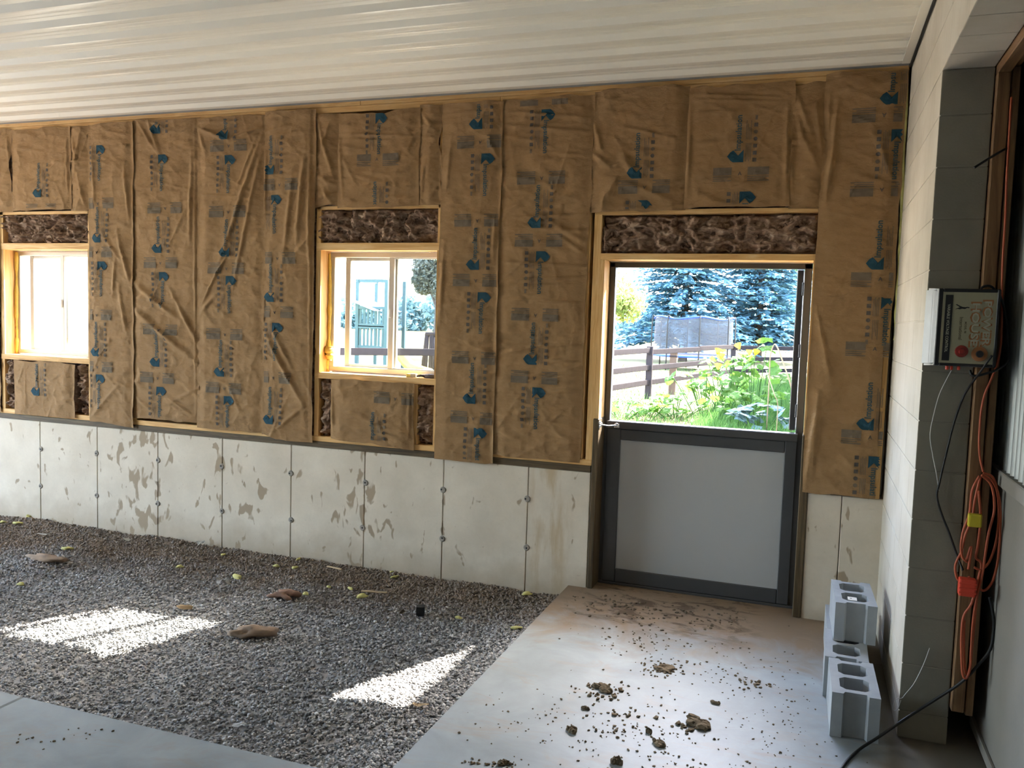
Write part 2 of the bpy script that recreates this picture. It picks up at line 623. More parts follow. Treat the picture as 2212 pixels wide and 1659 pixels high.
def leaf_mat(name, c0, c1, trans=0.5, rough=0.6):
    b = NB(name)
    rnd = b.n('NewGeometry').outputs['Random Per Island']
    c = b.mix(rnd, c0, c1)
    df = b.n('BsdfPrincipled', Base_Color=c, Roughness=rough, Specular_IOR_Level=0.25)
    tl = b.n('BsdfTranslucent', Color=c)
    mx = b.n('MixShader', i0=trans, i1=df.outputs[0], i2=tl.outputs[0])
    b.t.links.new(mx.outputs[0], b.out.inputs[0])
    return b.m


SPRUCE_M = leaf_mat('blue_spruce_needles', (0.10, 0.23, 0.29), (0.21, 0.38, 0.46), 0.12)  # needle blue also carries the glare and haze over the trees
LEAF_Y = leaf_mat('yellow_green_leaves', (0.16, 0.24, 0.06), (0.36, 0.36, 0.12), 0.5)
LEAF_G = leaf_mat('pale_green_leaves', (0.09, 0.20, 0.10), (0.20, 0.32, 0.18), 0.4)
LEAF_GREY = leaf_mat('grey_green_leaves', (0.10, 0.12, 0.10), (0.18, 0.19, 0.16), 0.15)
LEAF_SQ = leaf_mat('squash_leaves', (0.05, 0.13, 0.022), (0.13, 0.22, 0.04), 0.45)
LEAF_BLUE = leaf_mat('shade_tinted_leaves', (0.07, 0.12, 0.12), (0.10, 0.17, 0.16), 0.2)  # blue cast of the barn shade put into the leaf colour
FLOWER = leaf_mat('orange_squash_flower', (0.75, 0.30, 0.02), (0.8, 0.4, 0.03), 0.4)
GRASS_M = leaf_mat('grass_blades', (0.035, 0.10, 0.02), (0.09, 0.18, 0.045), 0.4)
STRAW = leaf_mat('dry_stalks', (0.15, 0.11, 0.06), (0.26, 0.20, 0.12), 0.2)
BARK = plain('bark', (0.09, 0.075, 0.065), 0.9, var=0.3, bump=0.5)
FENCEW = plain('weathered_fence_wood', (0.040, 0.034, 0.036), 0.95, 0, 0.03, var=0.25, scale=9, bump=0.3)
POSTB = plain('brown_post', (0.10, 0.065, 0.045), 0.9, var=0.2)
BLUEP = plain('blue_trim', (0.03, 0.08, 0.50), 0.5)
PLAYW = plain('blue_green_playset_wood', (0.035, 0.075, 0.085), 0.8, var=0.15)
CANVAS = plain('white_canvas', (0.80, 0.80, 0.80), 0.8, var=0.02)
SLIDE = plain('yellow_slide_plastic', (0.75, 0.62, 0.05), 0.4)
SIDING = plain('white_house_siding', (0.50, 0.51, 0.52), 0.6, var=0.03)
ROOFT = plain('red_brown_trim', (0.36, 0.22, 0.20), 0.7)
ACM = plain('grey_metal_box', (0.32, 0.36, 0.38), 0.5)
HAZE_T = leaf_mat('hazed_treeline_leaves', (0.14, 0.25, 0.28), (0.24, 0.36, 0.38), 0.3)  # distance haze put into the pale blue leaf colour


def mk_ground():
    b = NB('outside_ground')
    p = b.pos()
    n1 = b.noise(p, 0.9, 6, 0.6)
    n2 = b.noise(p, 18.0, 5, 0.7)
    c = b.ramp(n1, [(0.35, (0.085, 0.11, 0.035)), (0.5, (0.125, 0.125, 0.06)), (0.68, (0.17, 0.135, 0.085))])
    c = b.mix(b.math('MULTIPLY', n2, 0.5), c, (0.22, 0.17, 0.09))
    return b.done(c, 0.95, 0, 0.1, b.bump(n2, 0.6, 0.03))


GROUND = mk_ground()

# ================================================================== STRUCTURE
WR = 0.838                    # face of the block wall on the right
GZ = -0.085                   # gravel level
XS, YS = -0.987, -2.505       # slab edges round the gravel bed

# ---- floor: poured slabs round a gravel bed
floor = thing('floor', 'grey poured concrete floor slabs stained with soil', None, (0, -2, 0), kind='structure')
box('slab', XS, WR + 0.75, -2.505, 0.24, -0.15, 0.0, SLAB, floor, 0.006)
box('slab', -2.712, WR + 0.75, ROOM_B, -2.507, -0.15, 0.0, SLAB, floor, 0.006)
box('slab', ROOM_L, -2.718, ROOM_B, -2.507, -0.15, 0.0, SLAB, floor, 0.006)
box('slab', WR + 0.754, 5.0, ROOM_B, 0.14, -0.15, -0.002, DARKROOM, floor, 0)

# ---- gravel bed
nx, ny = 300, 70
gx, gy = np.meshgrid(np.linspace(ROOM_L, XS + 0.004, nx), np.linspace(YS - 0.004, 0.05, ny))


def gravel_h(x, y):
    h = (fbm(x * 2.2, y * 2.2, 5, 3) - 0.5) * 0.05
    h = h + 0.028 * np.exp(-((np.asarray(y) + 0.02) / 0.14) ** 2) * fbm(np.asarray(x) * 3, np.asarray(y) * 0 + 1, 9, 2)
    return GZ + h


gv = np.stack([gx, gy, gravel_h(gx, gy) - 0.006], -1).reshape(-1, 3)
ii = np.arange(nx * ny).reshape(ny, nx)
gf = np.stack([ii[:-1, :-1], ii[:-1, 1:], ii[1:, 1:], ii[1:, :-1]], -1).reshape(-1, 4)
put('gravel_bed_soil', mesh_np('gravel_bed_soil', gv, gf), GRAVEL, smooth=True)
tag(bpy.data.objects['gravel_bed_soil'], 'grey-brown soil under the gravel bed along the foundation', None, kind='structure')

rng = np.random.default_rng(3)
ico = bmesh.new()
bmesh.ops.create_icosphere(ico, subdivisions=1, radius=1.0)
ico_v = np.array([v.co[:] for v in ico.verts])
ico_f = np.array([[v.index for v in f.verts] for f in ico.faces])
ico.free()
NP = 74000
# denser where the floor is seen at close range
px = -1.0 - rng.random(NP) ** 1.25 * 6.0
py = -2.5 + rng.random(NP) * 2.49
sz = rng.gamma(5.0, 0.00085, NP) + 0.003
sz = np.clip(sz, 0.004, 0.013)
V = ico_v[None] * (0.72 + 0.5 * rng.random((NP, 12, 1)))
V = V * np.stack([np.ones(NP), 0.7 + 0.3 * rng.random(NP), 0.5 + 0.35 * rng.random(NP)], -1)[:, None]
ang = rng.random((NP, 2)) * 6.283
ca, sa = np.cos(ang[:, 0])[:, None], np.sin(ang[:, 0])[:, None]
cb, sb = np.cos(ang[:, 1] * 0.12)[:, None], np.sin(ang[:, 1] * 0.12)[:, None]
x_, y_, z_ = V[..., 0], V[..., 1], V[..., 2]
y_, z_ = y_ * cb - z_ * sb, y_ * sb + z_ * cb
x_, y_ = x_ * ca - y_ * sa, x_ * sa + y_ * ca
V = np.stack([x_, y_, z_], -1) * sz[:, None, None]
V = V + np.stack([px, py, gravel_h(px, py) + sz * 0.25], -1)[:, None]
V[..., 0] = np.minimum(V[..., 0], XS - 0.001)
V[..., 1] = np.maximum(V[..., 1], YS + 0.001)
Fp = (ico_f[None] + (np.arange(NP) * 12)[:, None, None]).reshape(-1, 3)
peb = put('gravel', mesh_np('gravel', V.reshape(-1, 3), Fp), GRAVEL)
tag(peb, 'loose grey crushed gravel filling the bed beside the slab', 'gravel', kind='stuff')

# ---- foundation: poured wall, one piece for each form panel
found = thing('wall_foundation', 'pale poured concrete foundation wall with brown drip stains', None, (-3, 0.1, -0.1), kind='structure')
HC = 0.745
seams = [-5.4907 + 0.6021 * i for i in range(-17, 8)]
edges = [ROOM_L] + [s for s in seams if s > ROOM_L + 0.1] + [-0.862]
for a, b_ in zip(edges[:-1], edges[1:]):
    bm = bmesh.new()
    # face slightly bowed, arrises softened so that the form joint reads as a fine groove
    bmesh.ops.create_cube(bm, size=1.0)
    for v in bm.verts:
        v.co = Vector(((a + b_) / 2 + v.co.x * (b_ - a - 0.0035), 0.10 + v.co.y * 0.2, HC / 2 - 0.1 + v.co.z * (HC + 0.2) - 0.0))
    bmesh.ops.bevel(bm, geom=[e for e in bm.edges], offset=0.0035, segments=2, affect='EDGES')
    off = wpos(found)
    bmesh.ops.translate(bm, verts=bm.verts, vec=-off)
    put('panel', bm_mesh('panel', bm), CONCRETE, found, off)
box('core', ROOM_L, -0.87, 0.03, 0.18, -0.3, HC - 0.03, CONCRETE, found, 0)
box('panel', 0.436, 0.62, 0.0, 0.2, -0.2, HC, CONCRETE, found, 0.004)
box('panel', 0.6235, WR + 0.02, 0.0, 0.2, -0.2, HC, CONCRETE, found, 0.004)
# snap-tie patches on the joints
tie_v, tie_f = [], []
bm = bmesh.new()
bmesh.ops.create_cone(bm, cap_ends=True, segments=14, radius1=0.024, radius2=0.017, depth=0.008)
bmesh.ops.rotate(bm, verts=bm.verts, cent=(0, 0, 0), matrix=Matrix.Rotation(math.radians(90), 3, 'X'))
tie_me = bm_mesh('tie_patch', bm)
bm = bmesh.new()
bmesh.ops.create_cone(bm, cap_ends=True, segments=8, radius1=0.006, radius2=0.006, depth=0.004)
bmesh.ops.rotate(bm, verts=bm.verts, cent=(0, 0, 0), matrix=Matrix.Rotation(math.radians(90), 3, 'X'))
tiehole_me = bm_mesh('tie_hole', bm)
TIE = plain('tie_patch_grey', (0.30, 0.27, 0.23), 0.9, var=0.3, scale=40)
for s in seams:
    if -7.2 < s < -0.9:
        for z in (0.20, 0.53):
            t = put('tie_patch', tie_me, TIE, found, (s + R.uniform(-.01, .01), -0.0015, z + R.uniform(-.012, .012)))
            put('tie_hole', tiehole_me, F_BLACK, t, (R.uniform(-.012, .004), -0.0045, R.uniform(-.006, .006)), local=True)

# ---- stud wall on the foundation
wall = thing('wall_back', 'insulated stud wall in pine framing above the foundation', None, (-3, 0.1, 0.7), kind='structure')
W1 = (-5.868, -4.972)
W2 = (-2.861, -1.966)
DX = (-0.826, 0.392)
WZ = (1.280, 2.136)
DZ = 2.083
# plates
box('sill_plate', ROOM_L, -0.862, -0.004, 0.14, HC, 0.788, TREATED[0], wall)
box('bottom_plate', ROOM_L, -0.862, -0.002, 0.14, 0.788, 0.826, WOOD[0], wall)
for a, b_ in ((ROOM_L, -6.1), (-6.098, -2.565), (-2.562, WR - 0.01)):
    box('top_plate', a, b_, -0.003, 0.14, 3.113, 3.142, WOOD[0], wall)
for a, b_ in ((ROOM_L, -4.4), (-4.398, -1.55), (-1.548, WR - 0.012)):
    box('top_plate', a, b_, 0.0, 0.14, 3.072, 3.112, WOOD[0], wall)
# studs that show
for a, b_, z0, z1 in ((-5.906, -5.868, 0.826, 2.44), (-4.972, -4.938, 0.826, 2.44), (-2.899, -2.861, 0.826, 3.07), (-1.966, -1.932, 0.826, 3.07),
                      (-0.901, -0.853, 0.80, 2.37), (-0.945, -0.922, 0.826, 2.40), (-4.53, -4.492, 0.826, 3.07), (-3.92, -3.88, 0.826, 3.07),
                      (-3.34, -3.30, 0.826, 3.07), (-1.545, -1.507, 0.826, 3.07), (0.41, 0.435, 1.08, 3.07), (0.79, WR - 0.02, HC, 3.07),
                      (-2.76, -2.725, 0.826, 1.235), (-2.12, -2.085, 0.826, 1.235)):
    box('stud', a, b_, 0.0, 0.14, z0, z1, WOOD[2], wall)
# window rough openings
for a, b_ in WINS:
    box('header', a - 0.036, b_ + 0.032, -0.002, 0.14, WZ[1], 2.187, WOOD[0], wall)
    box('sill', a - 0.036, b_ + 0.032, -0.004, 0.14, 1.238, WZ[0], WOOD[0], wall)
    box('jamb', a - 0.004, a + 0.001, 0.0, 0.13, WZ[0], WZ[1], WOOD[2], wall, 0)
    box('jamb', b_ - 0.001, b_ + 0.004, 0.0, 0.13, WZ[0], WZ[1], WOOD[2], wall, 0)
    box('blocking', a - 0.036, b_ + 0.03, 0.0, 0.14, 2.415, 2.44, WOOD[0], wall)
# door framing
box('header', -0.853, 0.412, -0.002, 0.20, DZ, 2.121, WOOD[0], wall)
box('blocking', -0.90, 0.42, -0.001, 0.14, 2.356, 2.386, WOOD[0], wall)
box('jamb', -0.853, -0.826, -0.002, 0.20, 1.09, DZ, WOOD[2], wall)
box('jamb', 0.392, 0.412, -0.002, 0.20, 1.08, DZ, WOOD[2], wall)
box('post', -0.858, -0.822, -0.008, 0.20, 0.0, 1.09, TREATED[2], wall, 0.004)
box('post', 0.388, 0.435, -0.008, 0.20, 0.0, 1.08, TREATED[2], wall, 0.004)
# sheathing with the openings left free
xs = [ROOM_L - 0.3] + [q for w_ in WINS for q in w_] + [DX[0], DX[1], WR + 0.05]
for i in range(len(xs) - 1):
    a, b_ = xs[i], xs[i + 1]
    if i % 2 and i < 6:
        box('sheathing', a, b_, 0.14, 0.17, -0.3, WZ[0] - 0.03, EXT, wall, 0)
        box('sheathing', a, b_, 0.14, 0.17, WZ[1], 3.6, EXT, wall, 0)
        if i < 3:
            box('liner', a, b_, 0.0, 0.012, HC, 1.238, KRAFT, wall, 0)
            box('liner', a, b_, 0.0, 0.012, WZ[1] + 0.05, 3.1, KRAFT, wall, 0)
    elif i == 7:
        box('sheathing', a, b_, 0.14, 0.17, DZ - 0.005, 3.6, EXT, wall, 0)
    else:
        box('sheathing', a, b_, 0.14, 0.17, -0.3, 3.6, EXT, wall, 0)
        if i < 3:
            box('liner', a + 0.04, min(b_, -6.55) - 0.04, 0.0, 0.012, HC, 3.1, KRAFT, wall, 0)

# ---- ceiling: ribbed white steel
PER = 0.2286
prof = []
y = 0.16
yy = []
k0 = int((ROOM_B - 0.2) / PER) - 1
for k in range(1, k0, -1):
    b0 = k * PER - 0.085
    yy += [(b0 + 0.058, 0.0), (b0 + 0.026, -0.024), (b0 + 0.014, -0.0255), (b0 - 0.014, -0.0255), (b0 - 0.026, -0.024), (b0 - 0.058, 0.0),
           (b0 - 0.094, 0.0), (b0 - 0.100, -0.002), (b0 - 0.106, 0.0), (b0 - 0.132, 0.0), (b0 - 0.138, -0.002), (b0 - 0.144, 0.0)]
yy = [(a, b_) for a, b_ in yy if ROOM_B - 0.2 < a < 0.17]
n = len(yy)
xsn = np.linspace(ROOM_L - 0.2, WR - 0.012, 12)
cv = np.array([(x, a, CEIL + 0.02 + b_) for a, b_ in yy for x in xsn])
ii = np.arange(n * 12).reshape(n, 12)
cf = np.stack([ii[:-1, :-1], ii[:-1, 1:], ii[1:, 1:], ii[1:, :-1]], -1).reshape(-1, 4)
ceil = put('ceiling', mesh_np('ceiling', cv, cf), CEILING, smooth=False)
tag(ceil, 'white ribbed steel ceiling with ribs running along the window wall', None, kind='structure')
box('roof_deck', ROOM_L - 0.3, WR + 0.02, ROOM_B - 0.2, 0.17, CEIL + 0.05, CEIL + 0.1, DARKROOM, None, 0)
tag(bpy.data.objects['roof_deck'], 'dark roof deck above the ribbed ceiling', None, kind='structure')
tr = thing('trim_1', 'grey steel edge trim under the ceiling along the window wall', None, (-4, -0.04, CEIL), kind='structure')
box('flange', ROOM_L, WR - 0.015, -0.062, -0.004, CEIL - 0.001, CEIL + 0.003, TRIMM, tr, 0)
box('lip', ROOM_L, WR - 0.015, -0.066, -0.060, CEIL - 0.004, CEIL + 0.02, CEILING, tr, 0.001)
tr2 = thing('trim_2', 'white steel edge trim where the ceiling meets the block wall', None, (WR - 0.04, -2, CEIL), kind='structure')
box('flange', WR - 0.055, WR - 0.012, ROOM_B, -0.06, CEIL - 0.006, CEIL + 0.001, CEILING, tr2, 0.001)
box('lip', WR - 0.014, WR - 0.002, ROOM_B, -0.0, CEIL - 0.012, CEIL + 0.03, BLACK, tr2, 0.001)

# ---- block wall on the right with its doorway
PIER_Y = -1.362
HEAD = 2.732
wr = thing('wall_right', 'beige painted concrete block wall with a wide doorway', None, (WR + 0.1, -0.7, 0), kind='structure')
box('mortar', WR + 0.004, WR + 0.182, PIER_Y + 0.006, 0.2, 0.0, HEAD, MORTAR, wr, 0)
box('mortar', WR + 0.004, WR + 0.182, ROOM_B, 0.2, HEAD + 0.006, 5.0, MORTAR, wr, 0)
box('mortar', WR + 0.006, WR + 0.182, PIER_Y + 0.0035, PIER_Y + 0.0062, 0.0, HEAD - 0.003, SHADED_MORTAR, wr, 0)
_blk = {}
CMU_END = mk_cmu('shaded_end_block', (0.20, 0.185, 0.145), (0.26, 0.24, 0.19))


def block(x0, x1, y0, y1, z0, z1, parent, mat=CMU_PAINT, end=False):
    key = (round(x1 - x0, 3), round(y1 - y0, 3), round(z1 - z0, 3), mat.name, end)
    if key not in _blk:
        _blk[key] = box_mesh('block', key[0], key[1], key[2], 0.004, 2)
        if end:                # grey end face, darkened in colour to carry the shade it stands in
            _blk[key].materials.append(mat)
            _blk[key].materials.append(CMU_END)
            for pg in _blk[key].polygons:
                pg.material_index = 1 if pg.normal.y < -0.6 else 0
    put('block', _blk[key], mat, parent, ((x0 + x1) / 2, (y0 + y1) / 2, (z0 + z1) / 2))


CR = 0.2032
J = 0.0035
zb = 0.3184 - CR              # bed joints as measured on the pier
courses = [(0.0, zb)] + [(zb + i * CR, zb + (i + 1) * CR) for i in range(12)] + [(zb + 12 * CR, HEAD)]
for i, (z0, z1) in enumerate(courses):
    if z1 - z0 < 0.02:
        continue
    ys = [PIER_Y]
    ys.append(PIER_Y + (0.1965 if i % 2 else 0.3965))
    while ys[-1] < 0.1:
        ys.append(ys[-1] + 0.4064)
    for a, b_ in zip(ys[:-1], ys[1:]):
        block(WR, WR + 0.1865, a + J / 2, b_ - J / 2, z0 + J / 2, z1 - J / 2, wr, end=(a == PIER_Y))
yb = PIER_Y + 0.01
k = 0
while yb > -5.2:              # lintel blocks carried over the doorway
    block(WR, WR + 0.1865, yb - CR + J / 2, yb - J / 2, HEAD, HEAD + 0.19, wr)
    yb -= CR
for i in range(2):
    ys = [0.1 - (0.2 if i else 0.0) - 0.4064 * q for q in range(14)]
    for a, b_ in zip(ys[1:], ys[:-1]):
        z0 = HEAD + 0.1935 + i * CR
        block(WR, WR + 0.1865, a + J / 2, b_ - J / 2, z0, z0 + CR - J, wr)
for i, (a, b_) in enumerate(((-1.35, -0.96), (-0.956, -0.55), (-0.546, -0.15), (-0.146, 0.19))):
    block(WR, WR + 0.1865, a, b_, HEAD + 0.002, HEAD + 0.19, wr)
box('block', WR, WR + 0.186, ROOM_B, -5.0, 0.0, HEAD, CMU_PAINT, wr, 0.004)

# ---- beyond the doorway: old frame, sheet-metal sliding door, dark room
fr = thing('trim_3', 'old brown timber frame fixed round the block doorway', None, (1.06, -1.35, 0.15), kind='structure')
box('post', 1.028, 1.075, -1.395, -1.30, 0.16, 2.70, OLDW[2], fr, 0.003)
box('post', 1.080, 1.108, -1.39, -1.33, 0.15, 2.72, OLDW[2], fr, 0.003)
box('head_board', 1.028, 1.075, -5.0, -1.30, 2.70, 2.80, OLDW[1], fr, 0.003)
box('head_board', 1.080, 1.108, -5.0, -1.33, 2.725, 2.80, OLDW[1], fr, 0.003)

sd = thing('sliding_door', 'corrugated metal sliding door with a plain lower board beyond the block pier', 'sliding door', (1.17, -2, 0.02))
ny_ = 260
ysd = np.linspace(-3.4, -1.02, ny_)
xo = 1.162 + 0.011 * np.sin(ysd * 2 * math.pi / 0.0675)
sv = np.concatenate([np.stack([xo, ysd, np.full(ny_, z)], -1) for z in (1.155, 2.62)] + [np.stack([xo + 0.004, ysd, np.full(ny_, z)], -1) for z in (2.62, 1.155)])
ia = np.arange(ny_ - 1)
sf = np.concatenate([np.stack([ia + k * ny_, ia + 1 + k * ny_, ia + 1 + (k + 1) * ny_, ia + (k + 1) * ny_], -1) for k in range(3)])
off = wpos(sd)
put('corrugated_sheet', mesh_np('corrugated_sheet', sv - np.array(off), sf), CORRUG, sd, off, smooth=True)
box('lower_board', 1.155, 1.185, -3.4, -0.95, 0.02, 1.10, BOARDP, sd, 0.003)
box('ledge', 1.135, 1.19, -3.4, -1.0, 1.10, 1.16, BOARDP, sd, 0.004)
box('bottom_rail', 1.140, 1.156, -3.4, -1.15, 0.02, 0.06, BOARDP, sd, 0.003)
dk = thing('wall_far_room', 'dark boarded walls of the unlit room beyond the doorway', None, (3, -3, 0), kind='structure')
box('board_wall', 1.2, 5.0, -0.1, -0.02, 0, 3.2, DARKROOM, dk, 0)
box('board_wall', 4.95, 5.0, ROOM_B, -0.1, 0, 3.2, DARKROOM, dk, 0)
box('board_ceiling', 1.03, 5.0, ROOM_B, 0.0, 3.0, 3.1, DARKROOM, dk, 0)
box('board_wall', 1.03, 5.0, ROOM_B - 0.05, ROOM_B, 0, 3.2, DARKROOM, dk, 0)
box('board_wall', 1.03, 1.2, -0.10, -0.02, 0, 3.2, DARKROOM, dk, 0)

# ---- walls out of view, with the openings that light the room
wf = thing('wall_front', 'dark boarded wall behind the viewer', None, (-4, ROOM_B, 0), kind='structure')
box('boarding', ROOM_L - 0.2, 1.1, ROOM_B - 0.12, ROOM_B, 0, 3.3, OLDDARK, wf, 0)
wl = thing('wall_left', 'pale lined wall far to the left with an unseen opening sized for the light', None, (ROOM_L, -4, 0), kind='structure')
box('liner', ROOM_L - 0.12, ROOM_L, -0.5, 0.2, 0, 3.3, INT_WALL, wl, 0)
box('liner', ROOM_L - 0.12, ROOM_L, ROOM_B - 0.1, -5.3, 0, 3.3, INT_WALL, wl, 0)
box('liner', ROOM_L - 0.12, ROOM_L, -5.3, -0.5, 2.95, 3.3, INT_WALL, wl, 0)
# the taller barn continues outside on the right and shades the door
bn = thing('barn_wall', 'tall pale barn side wall running out beyond the block wall', None, (1.5, 12, 0), kind='structure')
box('side_wall', WR, WR + 0.2, 0.2, 26.0, -0.3, 4.97, EXT, bn, 0)
box('end_wall', WR, 6.0, 26.0, 26.2, -0.3, 4.97, EXT, bn, 0)
box('roof', WR - 0.0, 6.0, -10.0, 26.2, 4.93, 5.0, DARKROOM, bn, 0)

# ================================================================== KRAFT-FACED BATTS
def seg_d(X, Z, a, b):
    ax, az = a
    dx, dz = b[0] - ax, b[1] - az
    L2 = dx * dx + dz * dz + 1e-9
    t = ((X - ax) * dx + (Z - az) * dz) / L2
    tc = np.clip(t, 0, 1)
    d = ((X - ax) * dz - (Z - az) * dx) / math.sqrt(L2)
    e = np.hypot(X - (ax + tc * dx), Z - (az + tc * dz))
    return d, e, tc


class Paper:
    """one run of kraft facing: a crumpled sheet, its printing and the batt behind it"""

    def __init__(s, name, label, xl, xr, zb_, zt, folds, seed, base=0.005, redge=None, ledge=None, bedge=None, nfold=26, puff=0.010, curl=0.006, tedge=None):
        s.xl, s.xr, s.zb, s.zt, s.base, s.seed, s.puff, s.curl = xl, xr, zb_, zt, base, seed, puff, curl
        r = random.Random(seed)
        s.folds = []
        for f in folds:
            a, b = W(f[0], f[1]), W(f[2], f[3])
            s.folds.append(((a.x, a.z), (b.x, b.z), f[4], f[5]))
        for k in range(nfold):
            cx_, cz = r.uniform(xl, xr), r.uniform(zb_, zt)
            an = r.gauss(0, 0.30) if r.random() < 0.62 else r.uniform(-1.3, 1.3)
            L = r.uniform(0.05, 0.30)
            a = (cx_ - L * math.cos(an), cz - L * math.sin(an))
            b = (cx_ + L * math.cos(an), cz + L * math.sin(an))
            s.folds.append((a, b, r.uniform(0.004, 0.013), r.uniform(0.0012, 0.0046)))
        nxx = max(8, int((xr - xl) / 0.0085))
        nzz = max(8, int((zt - zb_) / 0.0085))
        S, T = np.meshgrid(np.linspace(0, 1, nxx), np.linspace(0, 1, nzz))
        z0 = zb_ + T * (zt - zb_)
        L_ = xl + (vn(z0 * 9, z0 * 0 + seed, seed) - 0.5) * 0.006 + (ledge(z0) if ledge else 0)
        R_ = xr + (vn(z0 * 8, z0 * 0 + seed + 3, seed + 1) - 0.5) * 0.012 + (redge(z0) if redge else 0)
        X = L_ + S * (R_ - L_)
        B_ = zb_ + (vn(X * 12, X * 0, seed + 5) - 0.5) * 0.012 + (bedge(X) if bedge else 0)
        T_ = zt + (vn(X * 11, X * 0, seed + 6) - 0.5) * 0.018 + (tedge(X) if tedge else 0)
        Z = B_ + T * (T_ - B_)
        Y = -s.h(X, Z)
        v = np.stack([X, Y, Z], -1).reshape(-1, 3)
        ii_ = np.arange(nxx * nzz).reshape(nzz, nxx)
        f = np.stack([ii_[:-1, :-1], ii_[:-1, 1:], ii_[1:, 1:], ii_[1:, :-1]], -1).reshape(-1, 4)
        org = Vector(((xl + xr) / 2, 0, zb_))
        s.o = thing(name, label, 'insulation', org)
        put('kraft_facing', mesh_np('kraft_facing', v - np.array(org), f), KRAFT, s.o, org, smooth=True)
        box('batt', xl + 0.022, xr - 0.022, 0.012, 0.125, max(zb_, 0.83) + 0.012, min(zt, 3.07) - 0.012, FIBRE, s.o, 0.012, 2)
        s.pv, s.pf, s.pm = [], [], []

    def h(s, X, Z):
        X = np.asarray(X, float)
        Z = np.asarray(Z, float)
        w = s.xr - s.xl
        u = np.clip((X - s.xl) / w, 0, 1)
        side = np.clip(np.minimum(u, 1 - u) * w / 0.09, 0, 1)
        side = side * side * (3 - 2 * side)
        h = s.base + s.puff * side * (0.35 + 1.1 * fbm(X * 2.6, Z * 1.5, s.seed + 40, 3))
        # crumple: ridged, mostly level creases with a slight sag
        g = fbm(X * 3.2 + 0.6 * Z, Z * 9.0 + 1.4 * X, s.seed + 60, 4)
        h = h + 0.0085 * (0.35 + 0.65 * side) * (1 - np.abs(2 * g - 1)) ** 4
        g2 = fbm(X * 9 - 2.0 * Z, Z * 7 + 3.0 * X, s.seed + 80, 4)
        h = h + 0.0042 * (1 - np.abs(2 * g2 - 1)) ** 5
        # puckers along the stapled edges
        h = h + 0.0035 * (1 - side) * vn(Z * 17, u * 2, s.seed + 90)
        for a, b, wd, am in s.folds:
            d, e, t = seg_d(X, Z, a, b)
            k = np.exp(-(e / (wd * 1.6)) ** 2) * (0.25 + 0.75 * np.sin(np.pi * np.clip(t, 0.05, 0.95)))
            h = h + am * k * (1.0 + 0.9 * np.tanh(d / wd))
        # free edge stands off a little
        h = h + s.curl * np.clip((u - 0.93) / 0.07, 0, 1) ** 2 * vn(Z * 4.5, Z * 0 + 2, s.seed + 99)
        return h

    # ---- printing laid on the crumpled face
    def add(s, pts, faces, mi):
        pts = np.asarray(pts, float)
        ok = (pts[:, 0] > s.xl + 0.004) & (pts[:, 0] < s.xr - 0.004) & (pts[:, 1] > s.zb + 0.012) & (pts[:, 1] < s.zt - 0.012)
        y_ = -s.h(pts[:, 0], pts[:, 1]) - 0.0034
        o0 = len(s.pv)
        s.pv += [(a, c, b) for (a, b), c in zip(pts, y_)]
        for f in faces:
            if all(ok[i] for i in f):
                s.pf.append(tuple(o0 + i for i in f))
                s.pm.append(mi)

    def rect(s, x0, x1, z0, z1, mi, fn, n=None):
        nx_ = max(2, int(abs(x1 - x0) / 0.012) + 2)
        nz_ = max(2, int(abs(z1 - z0) / 0.012) + 2)
        g = [(fn(x0 + (x1 - x0) * i / (nx_ - 1), z0 + (z1 - z0) * j / (nz_ - 1))) for j in range(nz_) for i in range(nx_)]
        s.add(g, [(j * nx_ + i, j * nx_ + i + 1, (j + 1) * nx_ + i + 1, (j + 1) * nx_ + i) for j in range(nz_ - 1) for i in range(nx_ - 1)], mi)

    def logo(s, u, v, flip, k=1.0):
        c = W(u, v)
        sg = -1.0 if flip else 1.0
        fn = lambda a, b: (c.x + sg * a * k, c.z + sg * b * k)
        # arrow-shaped emblem, notched on the word side; the last cells are split so that it follows the paper
        out = [(-0.056, 0.0), (-0.036, -0.024), (-0.022, -0.034), (0.036, -0.034), (0.036, 0.036), (0.006, 0.004), (-0.022, 0.034), (-0.040, 0.022)]
        cen = (-0.004, -0.010)
        rings = [[(cen[0] + (p[0] - cen[0]) * q, cen[1] + (p[1] - cen[1]) * q) for p in out] for q in (0.34, 0.67, 1.0)]
        pts = [cen] + [p for r_ in rings for p in r_]
        fs = [(0, 1 + i, 1 + (i + 1) % 8) for i in range(8)]
        for r_ in range(2):
            fs += [(1 + r_ * 8 + i, 1 + (r_ + 1) * 8 + i, 1 + (r_ + 1) * 8 + (i + 1) % 8, 1 + r_ * 8 + (i + 1) % 8) for i in range(8)]
        s.add([fn(*p) for p in pts], fs, 0)
        tv, tf = text_arrays('Impsulation', True)
        sc_ = 0.047
        wd = tv[:, 0].max()
        L = 0.205
        tp = [fn(0.018 - q[1] * sc_, 0.030 + q[0] / wd * L) for q in tv]
        s.add(tp, tf, 1)
        for j in range(7):
            zc = -0.022 + j * 0.040
            if j in (3, 4):
                ring = [(0.098 + 0.012 * math.cos(t * 0.785), zc + 0.012 * math.sin(t * 0.785)) for t in range(8)]
                s.add([fn(*p) for p in ring], [tuple(range(8))], 3 if j == 3 else 2)
            elif j == 6:
                s.rect(0.092, 0.106, zc - 0.012, zc + 0.014, 2, fn)
            else:
                s.rect(0.087, 0.109, zc - 0.011, zc + 0.011, 3, fn)
        for q in range(4):
            s.rect(0.047 + q * 0.0085, 0.0505 + q * 0.0085, -0.03 + 0.01 * (q % 2), 0.075, 2, fn)
            s.rect(0.045 + q * 0.0085, 0.0485 + q * 0.0085, 0.095, 0.205 - 0.02 * (q % 3), 2, fn)

